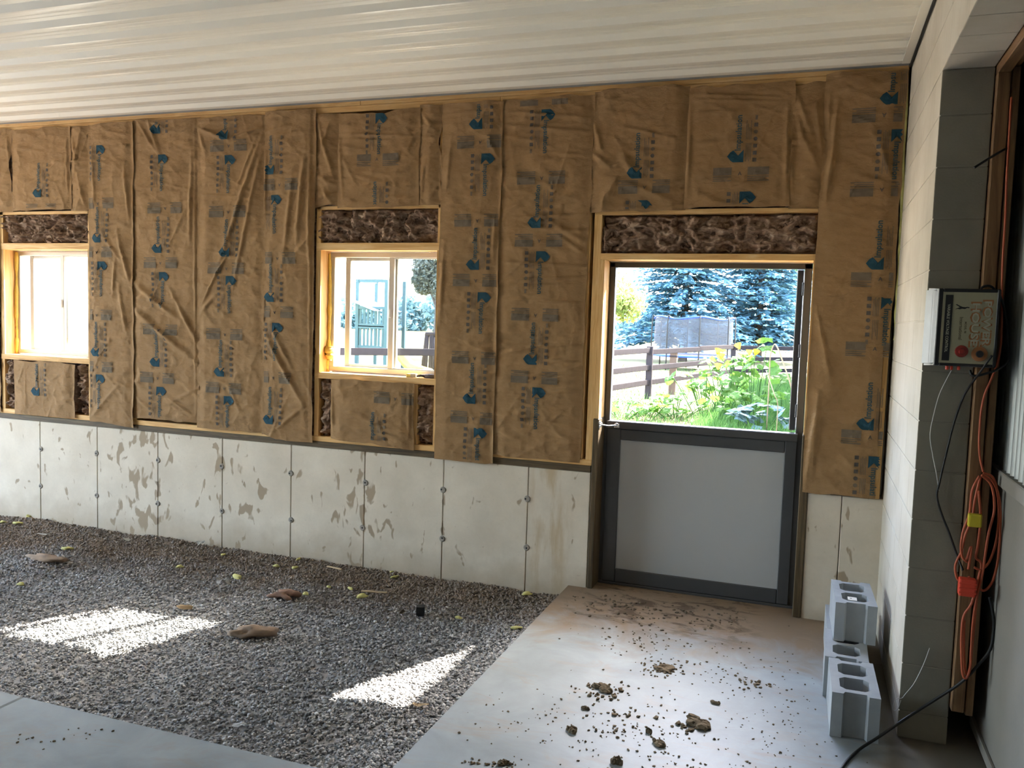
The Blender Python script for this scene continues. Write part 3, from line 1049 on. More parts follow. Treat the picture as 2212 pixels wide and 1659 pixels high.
    def notes(s, u, v, flip=False):
        c = W(u, v)
        sg = -1.0 if flip else 1.0
        fn = lambda a, b: (c.x + sg * a, c.z + sg * b)
        for x0, x1 in ((-0.150, -0.045), (0.045, 0.165)):
            s.rect(x0, x1, -0.006, 0.040, 2, fn)
            for q in range(3):
                s.rect(x0, x1 - 0.02 * (q % 2), -0.018 - q * 0.011, -0.0115 - q * 0.011, 2, fn)
        tv, tf = text_arrays('A', True)
        s.add([fn(-0.008 + q[0] * 0.03, -0.006 + q[1] * 0.03) for q in tv], tf, 3)

    def finish(s):
        if not s.pf:
            return
        org = wpos(s.o)
        me = bpy.data.meshes.new('print')
        me.from_pydata([tuple(Vector(p) - org) for p in s.pv], [], s.pf)
        for m in (INK_BLUE, INK_TEAL, INK_GREY, INK_DARK):
            me.materials.append(m)
        me.polygons.foreach_set('material_index', s.pm)
        o = put('print', me, [], s.o, org)
        o['kind'] = 'stuff'
        o['label'] = 'blue emblem and grey lettering printed on the kraft'


def strip(name, label, xl, xr, z0, z1, folds, seed, marks=(), notes=(), **kw):
    p = Paper(name, label, xl, xr, z0, z1, folds, seed, **kw)
    for u, v, fl in marks:
        p.logo(u, v, fl)
    for q in notes:
        p.notes(q[0], q[1], q[2] if len(q) > 2 else True)
    p.finish()
    return p


KN = 'kraft_batt'
A, B = False, True
strip(KN, 'kraft insulation piece at the far left edge above the leftmost window', -6.55, -5.738, 2.44, 3.095, [(20, 300, 26, 360, .012, .008)], 11,
      base=.004, redge=lambda z: -0.035 * np.exp(-((z - 2.80) / 0.10) ** 2) - 0.008)
strip(KN, 'kraft run left of the leftmost window, at the very edge of the picture', -6.55, -5.905, 0.79, 2.432, [], 10, base=.005, nfold=20)
strip(KN, 'kraft insulation square above the leftmost window, beside a dark slit', -5.742, -5.122, 2.445, 3.09, [(40, 320, 150, 335, .006, .004), (148, 300, 152, 440, .008, .006)], 12,
      [(88, 418, A)], [(96, 452)], base=.008, nfold=14)
strip(KN, 'narrow crumpled kraft piece between the leftmost window head and the long runs', -5.130, -4.935, 2.44, 3.085, [(160, 300, 175, 360, .01, .010), (180, 280, 165, 380, .012, .010), (170, 370, 190, 450, .01, .007)], 13,
      base=.004, nfold=22)
strip(KN, 'kraft insulation panel under the leftmost window', -5.748, -5.098, 0.795, 1.236, [(85, 800, 88, 840, .006, .006), (60, 790, 62, 880, .006, .004)], 14, [(84, 845, A)], base=.012, nfold=16, puff=.014)
strip(KN, 'long kraft run just right of the leftmost window, bottom corner loose over the sill', -4.945, -4.500, 0.785, 3.09,
      [(205, 320, 212, 450, .010, .009), (275, 360, 285, 480, .010, .010), (260, 500, 290, 620, .013, .014), (225, 500, 265, 560, .012, .010), (255, 560, 250, 640, .010, .010),
       (230, 740, 285, 748, .005, .005), (240, 815, 290, 835, .008, .009), (215, 860, 280, 870, .008, .006), (200, 900, 260, 830, .012, .007), (262, 610, 280, 720, .012, .010)], 15,
      [(222, 325, B), (215, 515, A), (225, 575, B), (212, 760, A), (221, 818, B)], [(218, 440), (216, 545), (215, 680), (217, 792)], base=.011, curl=.02,
      bedge=lambda x: -0.02 * np.clip((x + 4.7) / 0.2, 0, 1))
strip(KN, 'long kraft run with heavy slanting folds, second from the leftmost window', -4.515, -3.890, 0.845, 3.10,
      [(290, 605, 395, 690, .018, .020), (290, 660, 430, 780, .020, .024), (292, 640, 385, 662, .006, .009), (395, 670, 428, 730, .014, .016), (370, 620, 425, 720, .010, .010),
       (300, 260, 345, 330, .010, .010), (325, 260, 350, 330, .012, .012), (420, 330, 415, 520, .012, .012), (425, 260, 427, 900, .008, .008), (295, 855, 340, 890, .010, .008), (360, 850, 425, 900, .012, .010), (310, 480, 400, 478, .006, .005)], 16,
      [(342, 280, A), (355, 345, B), (345, 537, A), (357, 598, B), (340, 782, A), (350, 845, B)], [(362, 450), (352, 568), (352, 712), (345, 816)], base=.005, nfold=30)
strip(KN, 'long kraft run draped from its top right corner, third from the leftmost window', -3.905, -3.312, 0.815, 3.085,
      [(432, 275, 500, 303, .010, .018), (500, 303, 570, 275, .010, .018), (571, 295, 475, 590, .014, .016), (570, 330, 510, 620, .012, .013), (560, 300, 520, 400, .010, .010),
       (500, 545, 440, 660, .006, .012), (470, 640, 440, 680, .012, .010), (435, 285, 450, 330, .012, .010), (432, 420, 520, 425, .006, .006), (440, 800, 560, 860, .010, .008), (500, 830, 530, 900, .010, .006)], 17,
      [(490, 293, A), (500, 347, B), (492, 545, A), (502, 607, B), (480, 803, A), (498, 865, B)], [(500, 316), (498, 458), (495, 580), (492, 722), (490, 838)], base=.010, nfold=24)
strip(KN, 'long kraft run pleated in tall soft folds, just left of the middle window', -3.320, -2.899, 0.775, 3.10,
      [(665, 340, 648, 520, .014, .016), (678, 360, 672, 560, .012, .014), (640, 380, 620, 560, .014, .012), (576, 285, 620, 275, .008, .010), (580, 720, 660, 870, .014, .018), (590, 700, 640, 800, .012, .012),
       (660, 880, 600, 930, .010, .008), (676, 250, 674, 940, .008, .008), (580, 330, 578, 470, .010, .012)], 18,
      [(588, 368, A), (600, 433, B), (588, 642, A), (603, 708, B), (586, 905, A)], [(610, 400), (605, 558), (600, 674), (596, 815)], base=.014,
      bedge=lambda x: 0.03 * np.clip((-3.2 - x) / 0.1, 0, 1))
strip(KN, 'narrow torn kraft flap above the middle window, left of the printed square', -2.905, -2.708, 2.425, 3.07, [(690, 260, 725, 380, .012, .014), (690, 380, 730, 400, .008, .010), (700, 400, 722, 440, .012, .012), (715, 270, 700, 330, .010, .010)], 19,
      base=.003, bedge=lambda x: 0.02 * np.sin((x + 2.9) * 16))
strip(KN, 'printed kraft insulation square above the middle window', -2.722, -2.105, 2.425, 3.062, [(735, 290, 905, 295, .007, .012), (735, 296, 900, 300, .006, -.006), (738, 300, 745, 430, .010, .010), (750, 370, 880, 410, .012, .007), (745, 340, 775, 400, .012, .008)], 20,
      [(826, 258, B), (811, 470, A)], [(818, 347, False)], base=.009, nfold=16, tedge=lambda x: -0.02 * np.exp(-((x + 2.4) / 0.12) ** 2))
strip(KN, 'narrow kraft piece above the middle window, right of the printed square', -2.112, -1.945, 2.43, 3.088, [(910, 240, 945, 280, .010, .008), (915, 270, 950, 282, .006, .006), (920, 350, 912, 440, .010, .008)], 21, base=.004,
      redge=lambda z: -0.03 * np.exp(-((z - 2.84) / 0.07) ** 2))
strip(KN, 'kraft insulation panel under the middle window', -2.746, -2.100, 0.815, 1.245, [(722, 850, 725, 940, .008, .008), (740, 880, 800, 900, .010, .006), (890, 840, 888, 945, .008, .008)], 22, [(808, 962, A)], [(860, 860)], base=.016, nfold=14, puff=.014,
      bedge=lambda x: -0.025 * np.clip((x + 2.5) / 0.4, 0, 1))
strip(KN, 'smooth kraft run just right of the middle window, lapping over the foundation edge', -1.945, -1.518, 0.745, 3.08,
      [(980, 300, 970, 420, .014, .008), (965, 520, 955, 700, .014, .012), (1075, 470, 1070, 560, .010, .010), (1000, 842, 1068, 842, .003, .006), (1000, 325, 1075, 300, .010, .008), (1060, 300, 1080, 340, .012, .012)], 23,
      [(1035, 270, A), (1055, 345, B), (1027, 572, A), (1046, 643, B), (1020, 860, A), (1038, 935, B)], [(1042, 308), (1036, 477), (1032, 606), (1030, 773), (1027, 902)], base=.013, nfold=18, curl=.014)
strip(KN, 'wide kraft run with many level creases, left of the door', -1.530, -0.922, 0.805, 3.085,
      [(1085, 565, 1272, 575, .006, .012), (1085, 605, 1268, 598, .006, .011), (1090, 612, 1265, 608, .005, -.006), (1110, 645, 1265, 655, .005, .008), (1120, 655, 1240, 650, .004, .006), (1090, 745, 1262, 745, .006, .010),
       (1085, 762, 1170, 745, .008, .010), (1180, 470, 1280, 530, .014, .012), (1150, 490, 1275, 500, .010, .010), (1200, 500, 1282, 560, .010, .010), (1160, 780, 1262, 775, .008, .009), (1070, 890, 1180, 905, .010, .010),
       (1180, 905, 1258, 925, .010, .010), (1085, 240, 1280, 255, .008, .010), (1090, 270, 1280, 285, .008, .010), (1200, 330, 1270, 335, .008, .009), (1100, 470, 1270, 462, .008, .008), (1090, 930, 1130, 950, .012, .008), (1180, 845, 1258, 840, .008, .008), (1190, 960, 1250, 970, .010, .008)], 24,
      [(1184, 250, B), (1160, 482, A), (1172, 555, B), (1150, 776, A), (1164, 848, B)], [(1180, 215), (1173, 385), (1168, 520), (1160, 680), (1158, 815)], base=.006, nfold=44, redge=lambda z: -0.012 * np.clip((2.4 - z) / 0.2, 0, 1))
strip(KN, 'rumpled kraft piece above the left end of the door head', -0.925, -0.345, 2.372, 3.105, [(1285, 330, 1320, 360, .012, .018), (1320, 360, 1350, 350, .010, .012), (1345, 330, 1370, 370, .018, .018), (1340, 380, 1310, 440, .016, .014), (1350, 390, 1470, 440, .014, .012), (1340, 272, 1460, 300, .008, .010), (1285, 260, 1305, 330, .012, .014), (1310, 420, 1305, 450, .012, .012)], 25,
      [(1375, 375, A), (1391, 446, B)], [(1395, 405)], base=.005, nfold=22, puff=.02)
strip(KN, 'printed kraft insulation square above the middle of the door', -0.352, 0.244, 2.388, 3.088, [(1495, 205, 1705, 212, .006, .012), (1500, 216, 1700, 220, .006, .010), (1500, 245, 1600, 240, .008, .006), (1495, 230, 1488, 430, .010, .010), (1520, 420, 1560, 440, .018, .008), (1705, 230, 1700, 440, .012, .012)], 26,
      [(1593, 340, A), (1612, 428, B)], [(1598, 378, False)], base=.012, nfold=12)
strip(KN, 'narrow kraft piece above the right end of the door head', 0.238, 0.428, 2.372, 3.075, [(1722, 200, 1755, 290, .014, .014), (1720, 230, 1745, 330, .012, .012), (1765, 230, 1780, 350, .010, .012), (1740, 300, 1775, 370, .014, .012), (1715, 250, 1712, 440, .012, .012)], 27, base=.005, nfold=14)
strip(KN, 'long brown kraft run between the door and the block wall', 0.402, 0.822, 0.752, 3.115,
      [(1812, 220, 1795, 400, .012, .014), (1800, 330, 1785, 440, .010, .012), (1765, 660, 1790, 790, .010, .010), (1770, 850, 1755, 1030, .012, .016), (1760, 900, 1742, 1050, .010, .012), (1785, 770, 1800, 830, .014, .009), (1795, 200, 1790, 300, .010, .010), (1900, 300, 1925, 380, .014, .010)], 28,
      [(1923, 215, A), (1940, 295, B), (1893, 570, A), (1918, 655, B), (1872, 915, A), (1890, 998, B)], [(1910, 250), (1905, 410), (1900, 605, False), (1888, 755, False), (1878, 945, False)], base=.012, nfold=16, redge=lambda z: -0.03 * np.clip((1.9 - z) / 0.3, 0, 1))


# ---- bare brown glass-fibre showing where there is no facing
def fibre(label, x0, x1, z0, z1, seed, amp=0.05, proud=0.0):
    nxx, nzz = int((x1 - x0) / 0.006) + 2, int((z1 - z0) / 0.006) + 2
    S, T = np.meshgrid(np.linspace(0, 1, nxx), np.linspace(0, 1, nzz))
    X, Z = x0 + S * (x1 - x0), z0 + T * (z1 - z0)
    wx = X + 0.05 * (fbm(X * 9, Z * 9, seed, 3) - 0.5)
    wz = Z + 0.05 * (fbm(X * 9, Z * 9, seed + 7, 3) - 0.5)
    g = fbm(wx * 9, wz * 13, seed + 20, 5)
    h = 1.25 * amp * (1 - np.abs(2 * g - 1)) ** 3.0 + 0.034 * (fbm(wx * 30, wz * 34, seed + 30, 4) - 0.5)
    h = h + 0.03 * (fbm(wx * 4, wz * 5, seed + 33, 2) - 0.4)
    ed = np.clip(np.minimum(np.minimum(S, 1 - S) * (x1 - x0), np.minimum(T, 1 - T) * (z1 - z0)) / 0.02, 0, 1)
    Y = 0.062 - proud - h * (0.3 + 0.7 * ed) + 0.03 * (1 - ed)
    v = np.stack([X, Y, Z], -1).reshape(-1, 3)
    ii_ = np.arange(nxx * nzz).reshape(nzz, nxx)
    f = np.stack([ii_[:-1, :-1], ii_[:-1, 1:], ii_[1:, 1:], ii_[1:, :-1]], -1).reshape(-1, 4)
    org = Vector(((x0 + x1) / 2, 0.03, z0))
    me = mesh_np('bare_fibre_batt', v - np.array(org), f)
    o = put('bare_fibre_batt', me, FIBRE, None, org, smooth=True)
    so = o.modifiers.new('depth', 'SOLIDIFY')
    so.thickness = 0.05
    so.offset = -1
    return tag(o, label, 'insulation')


fibre('torn brown glass-fibre stuffed over the leftmost window', -5.90, -4.945, 2.188, 2.43, 51, 0.06)
fibre('torn brown glass-fibre stuffed over the middle window', -2.898, -1.94, 2.188, 2.425, 52, 0.06)
fibre('wide strip of torn brown glass-fibre over the door', -0.852, 0.415, 2.122, 2.358, 53, 0.055)
fibre('narrow tuft of brown glass-fibre left of the kraft panel under the leftmost window', -5.868, -5.742, 0.83, 1.236, 54, 0.06)
fibre('narrow tuft of brown glass-fibre right of the kraft panel under the leftmost window', -5.104, -4.976, 0.83, 1.236, 55, 0.06)
fibre('narrow tuft of brown glass-fibre left of the kraft panel under the middle window', -2.858, -2.74, 0.83, 1.236, 56, 0.06)
fibre('narrow tuft of brown glass-fibre right of the kraft panel under the middle window', -2.104, -1.97, 0.83, 1.236, 57, 0.06)
fibre('thin sliver of brown glass-fibre between two studs left of the door', -0.921, -0.902, 0.83, 2.38, 58, 0.02)


# ---- spray foam beads
def bead(name, label, pts, r, mat, seed, cat='spray foam'):
    path = smooth_path(pts, 14)
    rr = random.Random(seed)
    rs = []
    for i in range(len(path)):
        rs.append(r * (0.55 + 0.9 * float(vn(i * 0.31, seed, seed))))
    vs, fs = tube_arrays([p - Vector(pts[0]) for p in path], rs, 8)
    me = bpy.data.meshes.new(name)
    me.from_pydata(vs, [], fs)
    o = put(name, me, mat, None, pts[0], smooth=True)
    return tag(o, label, cat)


bead('foam_bead', 'pale yellow-green foam bead sealing the corner by the block wall', [W(u, v, -0.006) for u, v in ((1958, 172), (1955, 260), (1951, 360), (1946, 480), (1942, 570), (1938, 650), (1934, 735))], 0.011, FOAMG, 3)
bead('foam_bead', 'yellow foam bead bulging beside the frame of the middle window', [W(u, v, 0.105) for u, v in ((712, 548), (713, 620), (712, 700), (710, 750), (708, 770), (707, 790), (710, 812))], 0.013, FOAM, 5)
bead('foam_bead', 'yellow foam bead beside the frame of the leftmost window', [W(u, v, 0.105) for u, v in ((36, 545), (36, 620), (36, 690), (37, 720), (37, 750), (36, 768))], 0.013, FOAM, 6)
blob = bead('foam_blob', 'swollen yellow foam lump low on the left jamb of the middle window', [W(u, v, 0.085) for u, v in ((711, 748), (711, 758), (712, 768), (711, 778))], 0.026, FOAM, 9)

# ================================================================== WINDOWS AND DOOR
def slider(name, label, x0, x1):
    """white vinyl sliding window set to the outside of a rough opening"""
    z0, z1 = WZ[0] + 0.006, WZ[1] - 0.004
    w = thing(name, label, None, ((x0 + x1) / 2, 0.15, z0), kind='structure')
    a, b = x0 + 0.010, x1 - 0.010
    fw = 0.036
    Y0, Y1 = 0.112, 0.205
    box('frame_head', a, b, Y0, Y1, z1 - fw, z1, VINYL, w, 0.003)
    box('frame_sill', a, b, Y0, Y1, z0, z0 + fw, VINYL, w, 0.003)
    box('frame_jamb', a, a + fw, Y0, Y1, z0 + fw, z1 - fw, VINYL, w, 0.003)
    box('frame_jamb', b - fw, b, Y0, Y1, z0 + fw, z1 - fw, VINYL, w, 0.003)
    mid = a + (b - a) * 0.575
    for i, (c, d, y0_, y1_) in enumerate(((a + fw + 0.066, mid + 0.012, 0.150, 0.176), (mid - 0.038, b - fw + 0.002, 0.120, 0.146))):
        st = 0.040
        s = bpy.data.objects.new('sash', None)
        COL.objects.link(s)
        s.parent = w
        s.location = Vector(((c + d) / 2, y0_, z0 + fw)) - wpos(w)
        zz0, zz1 = z0 + fw - 0.004, z1 - fw + 0.004
        tr_ = 0.026 if i == 0 else 0.012
        box('stile', c, c + st, y0_, y1_, zz0, zz1, VINYL, s, 0.003)
        box('stile', d - (st if i == 0 else 0.012), d, y0_, y1_, zz0, zz1, VINYL, s, 0.003)
        box('rail', c + st, d - 0.01, y0_, y1_, zz0, zz0 + tr_, VINYL, s, 0.003)
        box('rail', c + st, d - 0.01, y0_, y1_, zz1 - tr_, zz1, VINYL, s, 0.003)
        box('pane', c + st - 0.005, d - 0.008, (y0_ + y1_) / 2 - 0.002, (y0_ + y1_) / 2 + 0.002, zz0 + tr_ - 0.005, zz1 - tr_ + 0.005, GLASS, s, 0)
        if i == 1:
            box('latch', c + 0.012, c + 0.028, y0_ - 0.012, y0_, (zz0 + zz1) / 2 - 0.03, (zz0 + zz1) / 2 + 0.03, VINYL, s, 0.003)
    sc_ = bpy.data.objects.new('screen', None)
    COL.objects.link(sc_)
    sc_.parent = w
    sc_.location = Vector(((mid + b) / 2, 0.19, z0 + fw)) - wpos(w)
    me = mesh_np('mesh', [(mid - 0.03, 0.190, z0 + fw), (b - fw, 0.190, z0 + fw), (b - fw, 0.190, z1 - fw), (mid - 0.03, 0.190, z1 - fw)], [(0, 1, 2, 3)])
    me.transform(Matrix.Translation(-wpos(sc_)))
    put('mesh', me, SCREEN, sc_, wpos(sc_))
    return w


for n_, q in enumerate(WINS[:1]):
    slider('window_%d' % (n_ + 3), 'farthest window along the wall, out of the picture on the left', *q)
slider('window_1', 'leftmost white vinyl sliding window in its pine opening', *W1)
slider('window_2', 'middle white vinyl sliding window in its pine opening', *W2)
# things left on the middle window sill
g = thing('work_glove', 'crumpled dark work glove lying on the middle window sill', 'glove', (-2.02, 0.045, WZ[0]))
bm = bmesh.new()
bmesh.ops.create_icosphere(bm, subdivisions=3, radius=1.0)
for v in bm.verts:
    q = v.co
    kk = 1 + 0.35 * (float(vn(q.x * 3 + 5, q.y * 3 + q.z * 2, 4)) - 0.5)
    v.co = Vector((q.x * 0.052 * kk, q.y * 0.030 * kk, max(q.z, -0.75) * 0.016 * kk + 0.012))
put('palm', bm_mesh('palm', bm), plain('glove_cloth', (0.14, 0.11, 0.10), 0.9), g, wpos(g), smooth=True)
for i in range(4):
    tube('finger', [wpos(g) + Vector((-0.04, -0.02 + 0.013 * i, 0.014)), wpos(g) + Vector((-0.062, -0.022 + 0.014 * i, 0.016)), wpos(g) + Vector((-0.085, -0.026 + 0.015 * i, 0.010))], 0.0075, bpy.data.materials['glove_cloth'], g, 6, 4)
bx_ = thing('small_carton', 'small tan and yellow carton on the middle window sill', 'carton', (-2.13, 0.03, WZ[0]))
box('body', -2.152, -2.112, 0.015, 0.045, WZ[0] + 0.001, WZ[0] + 0.026, CHIP, bx_, 0.002)
box('wrap', -2.185, -2.152, 0.017, 0.043, WZ[0] + 0.001, WZ[0] + 0.024, FOAM, bx_, 0.002)

# ---- dutch door
dr = thing('door_1', 'dark metal dutch door, grey lower leaf shut, upper leaf swung open outside', None, (-0.2, 0.09, 0), kind='structure')
FY0, FY1 = 0.150, 0.205
box('frame_jamb', -0.824, -0.789, FY0, FY1, 0.0, 2.076, BRONZE, dr, 0.003)
box('frame_jamb', 0.346, 0.390, FY0, FY1, 0.0, 2.076, BRONZE, dr, 0.003)
box('frame_head', -0.824, 0.390, FY0, FY1, 2.045, 2.08, BRONZE, dr, 0.003)
box('threshold', -0.824, 0.390, 0.14, 0.22, 0.0, 0.016, BRONZE, dr, 0.003)
lf = bpy.data.objects.new('lower_leaf', None)
COL.objects.link(lf)
lf.parent = dr
lf.location = Vector((-0.2, 0.15, 0.03)) - wpos(dr)
LY0, LY1 = 0.140, 0.190
box('stile', -0.800, -0.712, LY0, LY1, 0.020, 1.065, BRONZE, lf, 0.004)
box('stile', 0.291, 0.360, LY0, LY1, 0.020, 1.065, BRONZE, lf, 0.004)
box('bottom_rail', -0.712, 0.291, LY0, LY1, 0.020, 0.106, BRONZE, lf, 0.004)
box('top_rail', -0.712, 0.291, LY0, LY1, 0.948, 1.018, BRONZE, lf, 0.004)
box('shelf_rail', -0.802, 0.362, LY0 - 0.012, LY1 + 0.01, 1.018, 1.068, BRONZE, lf, 0.004)
box('panel', -0.716, 0.295, LY0 + 0.014, LY1 - 0.01, 0.102, 0.952, PANEL, lf, 0.001)
box('sweep', -0.795, 0.355, LY0 + 0.004, LY1 - 0.004, 0.004, 0.022, BLACK, lf, 0.002)
ul = bpy.data.objects.new('upper_leaf', None)
COL.objects.link(ul)
ul.parent = dr
ul.location = Vector((0.33, 0.25, 1.1)) - wpos(dr)
box('stile', 0.305, 0.343, 0.205, 0.285, 1.08, 2.045, BRONZE, ul, 0.004)
box('stile', 0.305, 0.343, 1.20, 1.28, 1.08, 2.045, BRONZE, ul, 0.004)
box('rail', 0.305, 0.343, 0.285, 1.20, 1.08, 1.16, BRONZE, ul, 0.004)
box('rail', 0.305, 0.343, 0.285, 1.20, 1.965, 2.045, BRONZE, ul, 0.004)
box('panel', 0.315, 0.333, 0.275, 1.21, 1.15, 1.975, PANEL, ul, 0.001)
for z in (1.2, 1.56, 1.93):
    box('hinge', 0.336, 0.352, 0.185, 0.215, z - 0.04, z + 0.04, BRONZE, ul, 0.003)
# hook-and-eye that holds the lower leaf
hk = thing('hook_latch', 'bright zinc hook and eye holding the lower door leaf to the left jamb', 'latch', (-0.82, 0.0, 1.055))
p0, p1 = Vector((-0.815, 0.0, 1.056)), Vector((-0.735, 0.115, 1.043))
tube('hook_rod', [p0, p0 + (p1 - p0) * 0.5 + Vector((0, -0.003, -0.006)), p1, p1 + Vector((0.008, 0.012, -0.012))], 0.0042, ZINC, hk, 8, 6)
for nm, c, r_ in (('eye', p0, 0.013), ('eye', p1, 0.011)):
    ring = [c + Vector((r_ * math.cos(t * 0.5236), 0.004 * math.sin(t), r_ * math.sin(t * 0.5236))) for t in range(13)]
    tube(nm, ring, 0.0036, ZINC, hk, 6, 0)
box('plate', -0.821, -0.817, -0.006, 0.03, 1.03, 1.075, ZINC, hk, 0.001)
box('staple', -0.752, -0.718, 0.118, 0.129, 1.026, 1.052, ZINC, hk, 0.002)

# ================================================================== CONCRETE BLOCKS BY THE WALL
def cmu_mesh():
    """two-cell stretcher with a hollowed end, cells open top and bottom; length along y"""
    L, Wd, H = 0.390, 0.188, 0.190
    ft, web = 0.034, 0.032
    bm = bmesh.new()
    hw, hl = Wd / 2, L / 2

    def outline():
        e = 0.020
        return [(-hw, -hl), (-hw + 0.044, -hl), (-hw + 0.052, -hl + e), (hw - 0.052, -hl + e), (hw - 0.044, -hl), (hw, -hl),
                (hw, hl), (hw - 0.044, hl), (hw - 0.052, hl - e), (-hw + 0.052, hl - e), (-hw + 0.044, hl), (-hw, hl)]

    def cell(y0, y1):
        x0, x1, c = -hw + ft, hw - ft, 0.022
        return [(x0 + c, y0), (x1 - c, y0), (x1, y0 + c), (x1, y1 - c), (x1 - c, y1), (x0 + c, y1), (x0, y1 - c), (x0, y0 + c)]

    cells = [cell(-hl + 0.05, -web / 2), cell(web / 2, hl - 0.05)]
    loops = [outline()] + cells
    for z in (0.0, H):
        edges_ = []
        for lp in loops:
            vs_ = [bm.verts.new((x, y_, z)) for x, y_ in lp]
            for i in range(len(vs_)):
                edges_.append(bm.edges.new((vs_[i], vs_[(i + 1) % len(vs_)])))
        bmesh.ops.triangle_fill(bm, use_beauty=True, edges=edges_)
    bm.verts.ensure_lookup_table()
    nv = sum(len(lp) for lp in loops)
    o = 0
    for lp in loops:
        k = len(lp)
        for i in range(k):
            a, b = o + i, o + (i + 1) % k
            bm.faces.new((bm.verts[a], bm.verts[b], bm.verts[nv + b], bm.verts[nv + a]))
        o += k
    bmesh.ops.recalc_face_normals(bm, faces=bm.faces)
    return bm_mesh('concrete_block', bm)


cme = cmu_mesh()
cme.materials.append(CMU_GREY)
for lbl, x, y_, z, rz in (('grey hollow concrete block at the front of the small pile, standing on the floor', 0.662, -1.275, 0.001, 0.02),
                          ('grey hollow concrete block on the floor, half under the upper block', 0.645, -0.880, 0.001, -0.015),
                          ('grey hollow concrete block at the back of the pile, mostly hidden under the upper one', 0.655, -0.485, 0.001, 0.01),
                          ('grey hollow concrete block on top of the pile with a white tag', 0.676, -0.652, 0.192, 0.035)):
    o = put('concrete_block', cme, CMU_GREY, None, (x, y_, z), (0, 0, rz))
    tag(o, lbl, 'concrete block')
bt = thing('paper_tag', 'small white tag tucked into the front cell of the top concrete block', 'tag', (0.66, -0.80, 0.383))
box('card', 0.645, 0.687, -0.795, -0.745, 0.3835, 0.3855, PAPERW, bt, 0)
box('barcode', 0.655, 0.664, -0.772, -0.764, 0.3855, 0.3862, F_BLACK, bt, 0)

# ================================================================== FENCE CHARGER, CABLES
FYC = -1.485
ch = thing('fence_charger', 'old cream and black electric fence charger box hung sideways on the block pier', 'fence charger', (0.96, PIER_Y, 1.56))
zt_, zb2 = 1.868, 1.566
bm = bmesh.new()
bk = [(0.832, zb2 - 0.004), (1.092, zb2 - 0.004), (1.092, zt_ + 0.004), (0.832, zt_ + 0.004)]
md = [(0.852, zb2), (1.082, zb2), (1.082, zt_), (0.852, zt_)]
ft_ = [(0.868, zb2 + 0.004), (1.074, zb2 + 0.004), (1.074, zt_ - 0.004), (0.868, zt_ - 0.004)]
rows = [[bm.verts.new((x, y_, z)) for x, z in r_] for r_, y_ in ((bk, PIER_Y - 0.002), (md, -1.44), (ft_, FYC))]
for r0, r1 in zip(rows[:-1], rows[1:]):
    for i in range(4):
        bm.faces.new((r0[i], r0[(i + 1) % 4], r1[(i + 1) % 4], r1[i]))
bm.faces.new(list(reversed(rows[0])))
bm.faces.new(rows[2])
bmesh.ops.recalc_face_normals(bm, faces=bm.faces)
bmesh.ops.bevel(bm, geom=bm.edges[:], offset=0.008, segments=2, affect='EDGES')
bmesh.ops.translate(bm, verts=bm.verts, vec=-wpos(ch))
put('case', bm_mesh('case', bm), CASE, ch, wpos(ch))
# black moulded rim round the lid
for nm, a in (('rim', (0.864, 0.882, zb2 + 0.002, zt_ - 0.002)), ('rim', (1.066, 1.078, zb2 + 0.002, zt_ - 0.002)), ('rim', (0.882, 1.066, zt_ - 0.016, zt_ - 0.002)), ('rim', (0.882, 1.066, zb2 + 0.002, zb2 + 0.014))):
    box(nm, a[0], a[1], FYC - 0.006, FYC + 0.03, a[2], a[3], F_BLACK, ch, 0.003)
fp = box('faceplate', 0.880, 1.068, FYC - 0.004, FYC + 0.004, zb2 + 0.012, zt_ - 0.014, FACE, ch, 0.001)
box('title_strip', 0.8905, 0.9165, FYC - 0.0055, FYC - 0.003, zb2 + 0.022, zt_ - 0.026, F_BLACK, fp, 0)


def label_text(s, xbase, ztop, size, length, mat, nm='lettering', yo=0.0065):
    """lettering that reads downwards on the box front"""
    tv, tf = text_arrays(s, True)
    wd = tv[:, 0].max()
    vs_ = [(xbase + q[1] * size, FYC - yo, ztop - q[0] / wd * length) for q in tv]
    me = bpy.data.meshes.new(nm)
    off_ = wpos(fp)
    me.from_pydata([tuple(Vector(p) - off_) for p in vs_], [], tf)
    put(nm, me, mat, fp, off_)


label_text('VARIABLE VOLTAGE CONTROL', 0.899, zt_ - 0.062, 0.014, 0.185, F_CREAM)
label_text('POWER', 1.020, zt_ - 0.040, 0.050, 0.185, F_ORANGE)
label_text('HOUSE', 0.980, zt_ - 0.048, 0.050, 0.178, F_ORANGE)
label_text('POWER', 1.026, zt_ - 0.046, 0.034, 0.172, F_CREAM, yo=0.0072)
label_text('HOUSE', 0.986, zt_ - 0.054, 0.034, 0.165, F_CREAM, yo=0.0072)
label_text('International', 0.944, zt_ - 0.110, 0.017, 0.088, F_INK)
label_text('MODEL 98', 0.962, zt_ - 0.128, 0.010, 0.044, F_INK)
